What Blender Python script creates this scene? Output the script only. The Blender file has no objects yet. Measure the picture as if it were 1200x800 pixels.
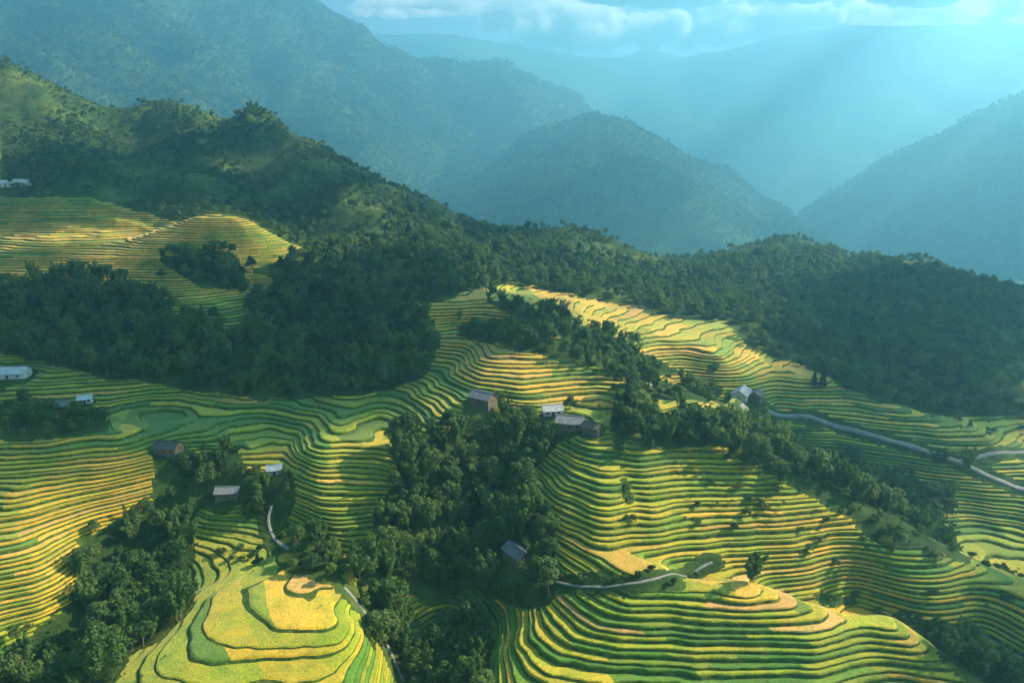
import bpy, bmesh, math, random
import numpy as np
from mathutils import Vector, Matrix

random.seed(7)
RNG = np.random.default_rng(11)
SC = bpy.context.scene
COL = SC.collection

# ---------------------------------------------------------------- camera
CAM_Z, PITCH, F = 120.0, 14.0, 800.0          # drone height (m), downward tilt, focal length in px of a 1200 px wide frame
cam_d = bpy.data.cameras.new('camera')
cam_d.sensor_width = 36.0
cam_d.lens = 24.0
cam_d.clip_start = 1.0
cam_d.clip_end = 60000.0
cam = bpy.data.objects.new('camera', cam_d)
COL.objects.link(cam)
cam.location = (0, 0, CAM_Z)
cam.rotation_euler = (math.radians(90 - PITCH), 0, 0)
SC.camera = cam

# ---------------------------------------------------------------- light
SUN_AZ = math.radians(74)      # to the right of the viewing direction (+Y)
SUN_EL = math.radians(37)
w = bpy.data.worlds.new('World')
SC.world = w
w.use_nodes = True
nt = w.node_tree
nt.nodes.clear()
sky = nt.nodes.new('ShaderNodeTexSky')
sky.sky_type = 'NISHITA'
sky.sun_disc = False
sky.sun_elevation = SUN_EL
sky.sun_rotation = SUN_AZ
sky.altitude = 1200
bg = nt.nodes.new('ShaderNodeBackground')
bg.inputs['Strength'].default_value = 0.05
wo = nt.nodes.new('ShaderNodeOutputWorld')
nt.links.new(sky.outputs[0], bg.inputs[0])
nt.links.new(bg.outputs[0], wo.inputs[0])

sun_d = bpy.data.lights.new('sun', 'SUN')
sun_d.energy = 5.0
sun_d.angle = math.radians(0.5)
sun_d.color = (1.0, 0.87, 0.66)
sun = bpy.data.objects.new('sun', sun_d)
COL.objects.link(sun)
SUN_DIR = Vector((math.sin(SUN_AZ) * math.cos(SUN_EL), math.cos(SUN_AZ) * math.cos(SUN_EL), math.sin(SUN_EL)))
sun.rotation_euler = SUN_DIR.to_track_quat('Z', 'Y').to_euler()
sun.location = SUN_DIR * 3000

vs = SC.view_settings
vs.view_transform = 'Standard'
vs.look = 'None'
vs.gamma = 1.0
vs.use_curve_mapping = False
vs.exposure = 1.85
SC.render.engine = 'CYCLES'
cy = SC.cycles
cy.use_denoising = True
cy.denoising_prefilter = 'ACCURATE'
cy.denoising_input_passes = 'RGB_ALBEDO_NORMAL'
cy.max_bounces = 6
cy.diffuse_bounces = 2
cy.glossy_bounces = 1
cy.transmission_bounces = 2
cy.volume_bounces = 2
cy.transparent_max_bounces = 24
cy.sample_clamp_indirect = 4.0

# ---------------------------------------------------------------- small helpers
_c, _s = math.cos(math.radians(PITCH)), math.sin(math.radians(PITCH))

def ray(u, v):
    a, b = (u - 600) / F, (400 - v) / F
    return a, _c + b * _s, -_s + b * _c

def at_y(u, v, y):
    a, b, c = ray(u, v)
    k = y / b
    return (a * k, y, CAM_Z + c * k)

def at_z(u, v, z):
    a, b, c = ray(u, v)
    k = (z - CAM_Z) / c
    return (a * k, b * k, z)

def project(x, y, z):
    dz = z - CAM_Z
    dep = y * _c - dz * _s
    dep = np.where(dep > 1, dep, 1)
    return 600 + F * x / dep, 400 - F * (y * _s + dz * _c) / dep, dep

def _hash(ix, iy, seed):
    h = (ix.astype(np.int64) * 374761393 + iy.astype(np.int64) * 668265263 + seed * 1442695041) & 0xFFFFFFFF
    h = ((h ^ (h >> 13)) * 1274126177) & 0xFFFFFFFF
    h = ((h ^ (h >> 16)) * 2246822519) & 0xFFFFFFFF
    return ((h ^ (h >> 15)) & 0xFFFFFF) / float(0xFFFFFF)

def perlin(x, y, seed=0):
    x = np.asarray(x, float); y = np.asarray(y, float)
    ix, iy = np.floor(x).astype(np.int64), np.floor(y).astype(np.int64)
    fx, fy = x - ix, y - iy
    def g(dx, dy):
        a = _hash(ix + dx, iy + dy, seed) * 2 * np.pi
        return np.cos(a) * (fx - dx) + np.sin(a) * (fy - dy)
    ux = fx * fx * fx * (fx * (fx * 6 - 15) + 10)
    uy = fy * fy * fy * (fy * (fy * 6 - 15) + 10)
    a = g(0, 0) * (1 - ux) + g(1, 0) * ux
    b = g(0, 1) * (1 - ux) + g(1, 1) * ux
    return (a * (1 - uy) + b * uy) * 1.5

def fbm(x, y, octaves=4, seed=0, gain=0.5, lac=2.03):
    s, amp = 0, 1.0
    for o in range(octaves):
        s = s + amp * perlin(x + 17.3 * o, y - 9.1 * o, seed + o)
        x, y, amp = x * lac, y * lac, amp * gain
    return s

def ridged(x, y, octaves=4, seed=0):
    s, amp = 0, 1.0
    for o in range(octaves):
        s = s + amp * (1 - 2 * np.abs(perlin(x + 5.7 * o, y + 3.3 * o, seed + o)))
        x, y, amp = x * 2.05, y * 2.05, amp * 0.5
    return s

def in_poly(px, py, poly):
    px = np.asarray(px, float); py = np.asarray(py, float)
    inside = np.zeros(px.shape, bool)
    n = len(poly)
    for i in range(n):
        x0, y0 = poly[i]; x1, y1 = poly[(i + 1) % n]
        if y0 == y1: continue
        c = ((y0 > py) != (y1 > py)) & (px < (x1 - x0) * (py - y0) / (y1 - y0) + x0)
        inside ^= c
    return inside

def smooth01(a, b, x):
    t = np.clip((x - a) / (b - a), 0, 1)
    return t * t * (3 - 2 * t)

def mesh_from(name, verts, faces, smooth=False):
    """verts (n,3) array, faces (m,3|4) int array"""
    verts = np.asarray(verts, np.float32); faces = np.asarray(faces, np.int32)
    me = bpy.data.meshes.new(name)
    k = faces.shape[1]
    me.vertices.add(len(verts)); me.vertices.foreach_set('co', verts.ravel())
    me.loops.add(faces.size); me.loops.foreach_set('vertex_index', faces.ravel())
    me.polygons.add(len(faces))
    me.polygons.foreach_set('loop_start', np.arange(0, faces.size, k, dtype=np.int32))
    me.polygons.foreach_set('loop_total', np.full(len(faces), k, np.int32))
    if smooth:
        me.polygons.foreach_set('use_smooth', np.ones(len(faces), bool))
    me.update(calc_edges=True)
    return me

def link(name, me, mat=None, parent=None, label=None, category=None, group=None, kind=None):
    o = bpy.data.objects.new(name, me)
    COL.objects.link(o)
    if mat is not None and me is not None and not me.materials:
        me.materials.append(mat)
    if parent is not None: o.parent = parent
    if label: o['label'] = label
    if category: o['category'] = category
    if group: o['group'] = group
    if kind: o['kind'] = kind
    return o

class NT:
    """tiny helper to write a node material"""
    def __init__(self, name, rough=0.9, spec=0.15):
        self.mat = bpy.data.materials.new(name)
        self.mat.use_nodes = True
        self.t = self.mat.node_tree
        self.b = self.t.nodes['Principled BSDF']
        self.b.inputs['Roughness'].default_value = rough
        self.b.inputs['Specular IOR Level'].default_value = spec
    def n(self, typ, **kw):
        nd = self.t.nodes.new('ShaderNode' + typ)
        for k, v in kw.items():
            if k in nd.inputs.keys(): 
                if hasattr(v, 'is_output'): self.t.links.new(v, nd.inputs[k])
                else: nd.inputs[k].default_value = v
            else: setattr(nd, k, v)
        return nd
    def l(self, a, b): self.t.links.new(a, b)
    def noise(self, scale, detail=4, vec=None, rough=0.55):
        nd = self.n('TexNoise', Scale=scale, Detail=detail, Roughness=rough)
        if vec is None:
            vec = self.n('NewGeometry').outputs['Position']
        self.l(vec, nd.inputs['Vector'])
        return nd.outputs['Fac']
    def ramp(self, fac, stops):
        r = self.n('ValToRGB')
        e = r.color_ramp.elements
        e[0].position, e[0].color = stops[0][0], (*stops[0][1], 1)
        e[1].position, e[1].color = stops[-1][0], (*stops[-1][1], 1)
        for p, c in stops[1:-1]:
            x = e.new(p); x.color = (*c, 1)
        self.l(fac, r.inputs['Fac'])
        return r.outputs['Color']
    def mix(self, a, b, fac, mode='MIX'):
        m = self.n('Mix', data_type='RGBA', blend_type=mode)
        for s, v in ((m.inputs[6], a), (m.inputs[7], b), (m.inputs[0], fac)):
            if hasattr(v, 'is_output'): self.l(v, s)
            else: s.default_value = v if isinstance(v, (int, float)) else (*v, 1)
        return m.outputs[2]
    def base(self, c): self.l(c, self.b.inputs['Base Color'])
    def bump(self, h, strength=0.5, dist=0.3):
        bm = self.n('Bump', Strength=strength, Distance=dist)
        self.l(h, bm.inputs['Height']); self.l(bm.outputs[0], self.b.inputs['Normal'])

# ---------------------------------------------------------------- the lie of the land (near 1 km)
# heights read off the photograph as (u, v, height) or (u, v, -, distance); camera 120 m above z = 0
CTRL = []
def Z(u, v, z): CTRL.append(at_z(u, v, z))
def Y(u, v, y): CTRL.append(at_y(u, v, y))
def W(x, y, z): CTRL.append((x, y, z))
# front right spur
for u, v, z in ((600,800,-24),(750,800,-21),(900,800,-21),(1050,800,-24),(620,700,-17),(760,692,-8),(760,745,-14.5),(900,690,-8),(900,745,-14.5),(960,708,-11),
                (1050,732,-16),(1130,770,-22),(1180,800,-27),(680,690,-11),(620,750,-20)): Z(u, v, z)
# gully behind the front spur and the main spur
for u, v, z in ((760,655,-3),(840,640,-3),(930,690,-14),(1000,700,-20),(700,600,4.5),(760,560,10),(700,520,16),(800,520,15),(690,500,18),(860,600,2),(800,620,0),
                (820,510,16.5),(900,545,10.5),(960,580,3),(1030,620,-5),(1100,660,-12),(1200,720,-21),(1000,650,-11),(940,640,-6),(650,650,-7),(1080,700,-19),(1150,745,-29)): Z(u, v, z)
# right hand valley behind the main spur
W(130,300,-22); W(165,268,-30); W(205,240,-36); W(90,315,-12)
for u, v, z in ((940,490,0),(1020,513,-5),(1100,540,-10),(1200,572,-17),(1150,620,-30),(1190,660,-35),(900,462,7),(1000,485,1),(1150,520,-7),(960,450,8),
                (1050,470,0),(1150,470,0),(1130,405,18),(1080,430,8),(1190,440,8)): Z(u, v, z)
# centre: village, terraces above
for u, v, z in ((640,482,20),(560,500,16),(720,470,22),(600,465,22),(690,440,27),(560,430,29),(620,400,36),(700,410,33),(560,370,43),(540,345,49),(620,360,44),
                (790,450,22),(860,465,16),(840,420,22),(800,400,26),(760,380,31),(860,380,24),(900,420,16),(960,410,14)): Z(u, v, z)
# centre left terraces and the wooded gully
for u, v, z in ((480,800,-33),(470,720,-27),(550,760,-30),(540,690,-24),(600,640,-10),(540,610,-9),(560,540,6),(480,570,0),(400,500,11),(450,460,19),(480,500,13),(390,545,3),
                (380,590,-6),(430,620,-12),(330,560,0)): Z(u, v, z)
# lower left field, left gully, golden dome
for u, v, z in ((250,615,-15.5),(330,640,-15.2),(415,668,-15),(380,700,-16.3),(300,700,-17.3),(250,700,-18.4),(200,742,-21.2),(250,790,-20.8),(350,790,-19.8),(430,745,-18.2),(420,800,-20.8),(130,800,-24),(120,690,-28),(60,760,-33),(190,590,-10),
                (100,505,9),(30,515,9),(170,540,3),(100,560,-1),(20,570,-1),(100,610,-11),(20,620,-10),(40,690,-20),(0,730,-27),(230,560,-4),(270,530,3),(200,500,8),(300,490,9)): Z(u, v, z)
W(-330,260,6); W(-260,190,-20); W(-200,140,-32); W(0,110,-34); W(150,110,-34); W(250,150,-38)
# left: dark belt, terraces above it, hills
for u, v, z in ((0,450,18),(150,460,15),(300,450,17),(420,440,23),(0,400,32),(150,400,32),(300,400,31),(420,390,37),(500,390,38),(0,345,50),(150,350,48),(260,350,47),
                (350,345,48),(450,340,50)): Z(u, v, z)
for u, v, y in ((0,300,460),(100,300,455),(200,285,480),(275,300,455),(0,235,560),(100,230,560),(200,245,540),(0,80,740),(70,115,760),(140,152,770),(0,160,650),(60,190,640),
                (200,136,800),(250,155,790),(300,150,800),(350,165,800),(400,195,780),(460,232,750),(250,215,660),(330,230,640),(420,260,620),(330,285,520),(420,290,540),
                (140,200,640),(500,330,440),(600,340,450),(500,290,560),(600,310,520),(700,345,480)): Y(u, v, y)
# forested ridge behind the centre, ridge to the right
for u, v, y in ((550,270,690),(650,290,650),(740,312,600),(820,335,560),(820,318,720),(880,306,700),(930,299,700),(1000,309,660),(1060,327,600),(1130,344,560),(1200,356,520),
                (900,350,520),(1000,370,460),(1100,370,450),(1200,390,420),(900,390,430)): Y(u, v, y)
# unseen ground behind the crests
W(-480,900,130); W(-250,950,70); W(-60,850,20); W(80,800,5); W(250,850,0); W(420,800,-10); W(560,620,-20); W(-560,700,190); W(-520,480,80); W(-420,340,40)
W(400,400,5); W(450,520,0); W(330,300,-20)
CTRL = np.array(CTRL)

def tps_fit(p, lam):
    X = p[:, :2] / 100.0
    n = len(X)
    r2 = ((X[:, None] - X[None]) ** 2).sum(-1)
    K = 0.5 * r2 * np.log(r2 + 1e-12) + lam * np.eye(n)
    P = np.c_[np.ones(n), X]
    A = np.block([[K, P], [P.T, np.zeros((3, 3))]])
    return np.linalg.solve(A, np.r_[p[:, 2], 0, 0, 0])
TPS = tps_fit(CTRL, 0.002)

def base_height(x, y):
    x = np.asarray(x, float) / 100; y = np.asarray(y, float) / 100
    h = TPS[-3] + TPS[-2] * x + TPS[-1] * y
    for (cx, cy, _), wgt in zip(CTRL, TPS[:-3]):
        r2 = (x - cx / 100) ** 2 + (y - cy / 100) ** 2
        h = h + wgt * 0.5 * r2 * np.log(r2 + 1e-12)
    return h

_MY = np.exp(np.linspace(math.log(100.0), math.log(1000.0), 700))
def hit(u, v, hf):
    """first point where the line of sight through (u, v) meets the ground hf(x, y)"""
    a, b, c = ray(u, v)
    k = _MY / b
    below = (CAM_Z + c * k) < hf(a * k, _MY)
    i = int(np.argmax(below)) if below.any() else len(_MY) - 1
    return (a * k[i], _MY[i])

# gullies (negative) and spurs or knolls (positive): points in the photograph, metres, half width
FEATURES = [
    ([(195,575),(150,640),(105,705),(20,790)], -9, 17), ([(0,535),(60,540),(130,558)], 6, 30), ([(20,640),(70,640)], 4, 22),
    ([(590,530),(545,610),(525,690),(480,800)], -9, 20), ([(330,600),(405,655),(450,715),(480,790)], -2.5, 6),
    ([(800,650),(865,652),(930,692),(1010,707),(1100,742),(1190,800)], -8, 12), ([(700,720),(800,702),(900,700),(1000,728),(1100,770)], 4, 16),
    ([(720,515),(820,520),(900,556),(1000,615),(1100,672),(1200,735)], 4, 20), ([(720,520),(735,580),(745,640)], -2, 7),
    ([(590,440),(640,420)], 6, 38), ([(530,395),(505,445),(450,490)], -6, 22), ([(540,372),(620,388),(700,405),(775,445)], -4, 12),
    ([(40,300),(120,295),(230,300)], 6, 40), ([(300,330),(350,380),(430,420)], -8, 28), ([(390,470),(400,520),(395,570)], 4, 20), ([(330,500),(320,560),(310,600)], -5, 16),
    ([(200,470),(120,480),(30,480)], -4, 16), ([(960,450),(1060,490),(1150,520)], 4, 14), ([(1000,530),(1080,560),(1180,600)], -4, 16), ([(1120,425),(1160,450)], 9, 30),
    ([(205,140),(235,200),(235,255),(280,290)], 16, 45), ([(310,155),(370,220),(425,275)], 14, 45), ([(150,165),(170,215),(190,250)], -14, 40), ([(270,165),(300,220),(330,270)], -16, 40),
    ([(0,85),(60,160),(90,215)], 12, 45), ([(460,240),(480,290),(490,320)], 8, 40), ([(660,292),(690,320),(720,345)], 8, 35), ([(560,275),(580,300)], -8, 30), ([(930,292),(910,340),(900,380)], 9, 40), ([(1060,320),(1060,360)], 7, 40),
    ([(990,305),(985,350)], -8, 35),
]
FEATURES = [([hit(u, v, base_height) for u, v in pts], a, wd) for pts, a, wd in FEATURES]

def land_height(x, y):
    x = np.asarray(x, float); y = np.asarray(y, float)
    h = base_height(x, y)
    wx, wy = x + 5 * perlin(x / 28, y / 28, 71), y + 5 * perlin(x / 28, y / 28, 72)
    for pts, amp, wd in FEATURES:
        best = np.full(x.shape, 1e9)
        for (ax, ay), (bx, by) in zip(pts[:-1], pts[1:]):
            dx, dy = bx - ax, by - ay
            t = np.clip(((wx - ax) * dx + (wy - ay) * dy) / (dx * dx + dy * dy + 1e-9), 0, 1)
            best = np.minimum(best, (wx - ax - t * dx) ** 2 + (wy - ay - t * dy) ** 2)
        h = h + amp * np.exp(-best / wd ** 2)
    return h

def land_noise(x, y, slope):
    """hummocks and gullies laid over the big shapes; flat ground stays flat"""
    far = smooth01(400, 640, y)
    k = np.clip(slope / 0.28, 0.15, 1.0)
    n = 1.9 * fbm(x / 60, y / 60, 3, 21) * (1 - 0.4 * far) * (0.4 + 0.6 * k) + k * (0.75 * perlin(x / 26, y / 26, 29) + 0.52 * perlin(x / 11, y / 11, 31) + 0.24 * perlin(x / 5, y / 5, 33))
    return n + far * (11 * ridged(x / 150 + 0.3 * perlin(x / 90, y / 90, 5), y / 190, 4, 41) - 3)
# ---------------------------------------------------------------- ground materials
MAT = {}
def m_slope():
    m = NT('grassy_slope', 0.95, 0.1)
    big = m.noise(0.018, 4); mid = m.noise(0.12, 5); fine = m.noise(1.4, 4)
    c = m.ramp(big, [(0.35, (0.022, 0.042, 0.011)), (0.5, (0.036, 0.062, 0.014)), (0.64, (0.070, 0.092, 0.022)), (0.78, (0.12, 0.11, 0.04))])
    c = m.mix(c, m.ramp(mid, [(0.35, (0.45, 0.5, 0.4)), (0.65, (1.35, 1.3, 1.2))]), 0.8, 'MULTIPLY')
    c = m.mix(c, m.ramp(fine, [(0.3, (0.5, 0.55, 0.45)), (0.7, (1.4, 1.4, 1.3))]), 0.7, 'MULTIPLY')
    bank = m.ramp(m.noise(0.5, 4), [(0.33, (0.024, 0.045, 0.009)), (0.52, (0.055, 0.095, 0.015)), (0.70, (0.16, 0.15, 0.03))])
    at = m.n('Attribute', attribute_name='crop')
    c = m.mix(c, bank, at.outputs['Fac'])
    m.base(c)
    m.bump(m.noise(0.9, 5), 0.8, 0.5)
    return m.mat
def m_rice():
    m = NT('ripening_rice', 0.85, 0.12)
    at = m.n('Attribute', attribute_name='tint')
    a = m.noise(0.16, 4); f = m.noise(1.1, 5, rough=0.75)
    c = m.mix(at.outputs['Color'], m.ramp(a, [(0.3, (0.66, 0.78, 0.6)), (0.5, (1, 1, 1)), (0.72, (1.25, 1.08, 0.95))]), 0.9, 'MULTIPLY')
    c = m.mix(c, m.ramp(f, [(0.32, (0.45, 0.55, 0.4)), (0.52, (1, 1, 1)), (0.7, (1.4, 1.3, 1.15))]), 0.85, 'MULTIPLY')
    c = m.mix(c, m.mix(c, (0.74, 0.97, 0.75), 1.0, 'MULTIPLY'), m.ramp(m.noise(0.06, 5, rough=0.65), [(0.48, (0, 0, 0)), (0.62, (1, 1, 1))]))     # patches that ripen later
    m.base(c)
    m.b.inputs['Sheen Weight'].default_value = 0.15
    m.bump(m.noise(2.0, 4), 0.9, 0.4)
    return m.mat
MAT['slope'] = m_slope(); MAT['rice'] = m_rice()
# fan-shaped grid: fine near the drone, coarser with distance
RATIO = 0.0062
NJ = int(math.log(980 / 112.0) / RATIO)
NI = int(2 * 1.02 / RATIO)
yy = 112.0 * np.exp(RATIO * np.arange(NJ + 1))
ss = np.linspace(-1.02, 1.02, NI + 1)
GX = yy[:, None] * ss[None]
GY = np.repeat(yy[:, None], NI + 1, 1)
GH = land_height(GX, GY)
_dy = np.gradient(GH, axis=0) / np.gradient(GY, axis=0); _dx = np.gradient(GH, axis=1) / np.gradient(GX, axis=1)
GH = GH + land_noise(GX, GY, np.hypot(_dx, _dy + 0 * _dx))

def land_at(x, y):
    """height of the smooth land (bilinear look-up in the grid)"""
    x = np.asarray(x, float); y = np.asarray(y, float)
    j = np.clip(np.log(np.maximum(y, 112.001) / 112.0) / RATIO, 0, NJ - 1.001)
    i = np.clip((x / y + 1.02) / 2.04 * NI, 0, NI - 1.001)
    j0, i0 = j.astype(int), i.astype(int)
    fj, fi = j - j0, i - i0
    return (GH[j0, i0] * (1 - fj) * (1 - fi) + GH[j0, i0 + 1] * (1 - fj) * fi + GH[j0 + 1, i0] * fj * (1 - fi) + GH[j0 + 1, i0 + 1] * fj * fi)

def clay(name, c):
    m = NT(name); m.b.inputs['Base Color'].default_value = (*c, 1); return m.mat
def grid_faces(nj, ni):
    a = np.arange((nj) * (ni)).reshape(nj, ni)
    return np.stack([a[:-1, :-1], a[:-1, 1:], a[1:, 1:], a[1:, :-1]], -1).reshape(-1, 4)
# ---------------------------------------------------------------- land use
WOODS = {   # outlines of woodland in the photograph, drawn round the canopy; (outline, nearest, farthest ground distance)
 'left gully': ([(205,560),(226,605),(224,690),(190,725),(150,745),(130,780),(95,800),(0,800),(0,745),(40,720),(85,680),(95,610),(150,585)], 0, 999),
 'centre': ([(455,505),(500,490),(560,478),(620,480),(655,505),(628,530),(612,560),(645,590),(652,660),(640,690),(600,690),(545,670),(510,690),(470,670),(440,640),(440,580),(470,540)], 0, 999),
 'centre low': ([(410,630),(440,632),(470,680),(500,730),(560,705),(580,730),(572,800),(480,800),(450,740),(425,690)], 0, 999),
 'path side': ([(290,540),(345,540),(350,580),(320,600),(285,585)], 0, 999), 'path hedge': ([(318,606),(380,604),(405,640),(390,665),(330,645)], 0, 999),
 'field edge': ([(185,525),(275,505),(290,540),(270,570),(215,585),(180,560)], 0, 999),
 'left belt': ([(0,318),(90,312),(180,322),(205,355),(285,385),(300,330),(345,312),(420,335),(500,350),(515,385),(495,430),(440,445),(330,455),(200,440),(130,430),(0,400)], 0, 999),
 'farm left': ([(0,455),(35,450),(60,475),(125,465),(130,490),(70,495),(0,500)], 0, 999),
 'hill edge': ([(180,290),(275,280),(290,330),(235,325)], 0, 999),
 'ridge': ([(270,310),(400,275),(470,232),(560,258),(650,282),(740,300),(830,318),(835,350),(770,352),(700,340),(600,322),(545,330),(500,345),(420,330),(330,315)], 0, 999),
 'tree line': ([(535,362),(600,368),(640,380),(720,400),(790,438),(850,440),(840,455),(770,448),(700,415),(610,396),(540,380)], 0, 999),
 'tree line 2': ([(560,335),(640,350),(720,385),(790,420),(830,425),(760,425),(700,398),(620,365)], 0, 999),
 'far right ridge': ([(760,335),(820,305),(930,285),(1000,293),(1200,338),(1200,520),(1120,500),(1060,470),(990,440),(960,425),(880,395),(850,365),(770,360)], 330, 999),
 'village': ([(720,440),(750,440),(775,470),(800,465),(830,480),(830,505),(760,508),(720,490)], 0, 999),
 'village left': ([(540,455),(600,455),(600,475),(545,478)], 0, 999),
 'valley': ([(800,470),(900,485),(950,520),(1060,545),(1130,580),(1080,610),(1130,640),(1200,705),(1200,800),(1100,740),(1060,660),(1000,600),(900,545),(830,505)], 0, 999),
 'bottom right': ([(1080,715),(1130,715),(1200,760),(1200,800),(1160,790),(1110,755)], 0, 999),
}
OPEN_SLOPE = [([(0,0),(470,0),(470,240),(420,300),(300,312),(270,280),(190,255),(110,232),(0,232)], 480, 999), ([(470,0),(1200,0),(1200,420),(1000,420),(860,380),(830,330)], 500, 999),
              ([(640,672),(720,672),(790,680),(700,692),(645,690)], 0, 999), ([(745,665),(800,668),(800,695),(755,690)],0,999), ([(716,500),(724,500),(744,600),(740,610)],0,999),
              ([(930,690),(1010,700),(1090,728),(1160,772),(1140,776),(1040,722),(950,702)],0,999)]
CREST = FEATURES[8][0]
def behind_crest(x, y):
    xs = np.array([p[0] for p in CREST]); ys = np.array([p[1] for p in CREST])
    return (x > xs[0] + 20) & (y > np.interp(x, xs, ys) + 9) & (y < 330)

def crop_mask(x, y, h, road_d, house_d):
    """1 where the hillside is cut into paddies, 0 on wild ground"""
    u, v, dep = project(x, y, h)
    u = u + 5 * perlin(x / 9, y / 9, 51); v = v + 4 * perlin(x / 9, y / 9, 52)
    m = np.ones(x.shape)
    for poly, y0, y1 in list(WOODS.values()):
        tall = 6.0 * F / dep
        if poly is WOODS['valley'][0]:
            continue
        m[in_poly(u, v - tall, poly) & (y > y0) & (y < y1)] = 0
    for poly, y0, y1 in OPEN_SLOPE:
        m[in_poly(u, v, poly) & (y > y0) & (y < y1)] = 0
    m[in_poly(u, v - 3.0 * F / dep, WOODS['valley'][0]) & behind_crest(x, y)] = 0
    m[in_poly(u, v, [(200,600),(330,600),(470,690),(490,810),(60,810),(190,700)]) & (m > 0.5)] = 0.62      # low banks in the wide lower field
    m[(y > 640) | ((y > 520) & (u > 330))] = 0
    m[(road_d < 2.6) | (house_d < 1.0)] = 0
    return m

def seg_dist(x, y, pts):
    best = np.full(np.shape(x), 1e18)
    for (ax, ay), (bx, by) in zip(pts[:-1], pts[1:]):
        dx, dy = bx - ax, by - ay
        t = np.clip(((x - ax) * dx + (y - ay) * dy) / (dx * dx + dy * dy + 1e-9), 0, 1)
        best = np.minimum(best, (x - ax - t * dx) ** 2 + (y - ay - t * dy) ** 2)
    return np.sqrt(best)

# lanes: points in the photograph, width in metres
LANES = [([(868,478),(885,481),(905,485),(928,489),(960,492),(1020,510),(1090,533),(1140,551),(1205,575)], 1.7, 'pale concrete lane curving down through the shaded valley terraces'),
         ([(1118,545),(1150,537),(1205,531)], 1.3, 'narrow side lane branching off the pale valley lane'),
         ([(706,421),(722,432),(745,445),(790,462)], 1.9, 'pale lane passing below the golden terraced hill'),
         ([(318,594),(313,612),(322,634),(340,645)], 1.1, 'footpath winding past the bushes below the curled terrace knoll'),
         ([(404,690),(425,715),(447,742),(460,770),(476,805)], 1.0, 'footpath along the edge of the wide lower field'),
         ([(628,676),(652,683),(690,690),(740,687),(782,677),(815,668),(838,660)], 0.6, 'narrow grey footpath crossing the bank under the green terraces')]
# houses: photograph point of the footprint centre, length, depth, ridge turn (deg), wall height, roof colour key, label
HOUSES = [
 (647,486,10,6.5,8,2.6,'pale','small house with a pale roof at the edge of the hamlet'),
 (668,503,13,8,-12,3.0,'grey','largest farmhouse of the hamlet with a weathered grey roof'),
 (694,507,8,6,-28,2.6,'brown','brown thatched shed joined close to the largest farmhouse'),
 (566,473,13,8,-35,2.8,'grey','grey roofed house half hidden by trees above the central wood'),
 (868,468,14,9,60,3.2,'blue','blue grey farmhouse with its gable facing the valley'),
 (886,470,9,7,55,2.8,'brown','brown roofed barn beside the blue grey farmhouse'),
 (14,444,20,9,6,3.0,'white','long white roofed barn on the shaded terraces'),
 (101,474,7,5,20,2.6,'white','small white walled house by the bushes in the dark field'),
 (72,481,11,6,5,2.6,'grey','low grey roofed house beside the bushes in the dark field'),
 (198,530,12,8,-6,2.6,'dark','dark roofed house below the small golden terraces'),
 (268,583,11,6,4,2.6,'grey','grey roofed house among trees above the wide lower field'),
 (322,556,7,5,15,2.4,'blue','little blue grey hut inside the leafy clump'),
 (606,655,12,7,-55,2.6,'grey','grey roofed house in the shade of the central wood'),
 (640,393,9,6,0,2.4,'dark','dark roofed field hut on the crest of the golden terraces'),
 (10,221,16,8,0,3.2,'white','white roofed house on the high slope, lower of the pair'),
 (26,219,14,8,5,3.2,'white','white roofed house on the high slope, beside the tree'),
]
for ln in range(len(LANES)):
    pts, wd, lb = LANES[ln]
    LANES[ln] = ([hit(u, v, land_at) for u, v in pts], wd, lb)
HOUSES = [(h[0], h[1], h[2] * 0.8, h[3] * 0.8, *h[4:]) for h in HOUSES]
HOUSE_AT = [hit(h[0], h[1], land_at) for h in HOUSES]

road_d = np.full(GX.shape, 1e9)
for pts, wd, _ in LANES:
    road_d = np.minimum(road_d, seg_dist(GX, GY, pts) - wd / 2)
house_d = np.full(GX.shape, 1e9)
for (hx, hy), h in zip(HOUSE_AT, HOUSES):
    d = np.hypot(GX - hx, GY - hy)
    house_d = np.minimum(house_d, d - 0.62 * h[2])
    k = np.exp(-(d / (0.7 * h[2])) ** 2)                      # a levelled yard round every house
    GH = GH * (1 - k) + (float(land_at(hx, hy)) + 0.0) * k
MASK = crop_mask(GX, GY, GH, road_d, house_d)
for _ in range(2):
    MASK = (MASK + np.roll(MASK, 1, 0) + np.roll(MASK, -1, 0) + np.roll(MASK, 1, 1) + np.roll(MASK, -1, 1)) / 5

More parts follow.
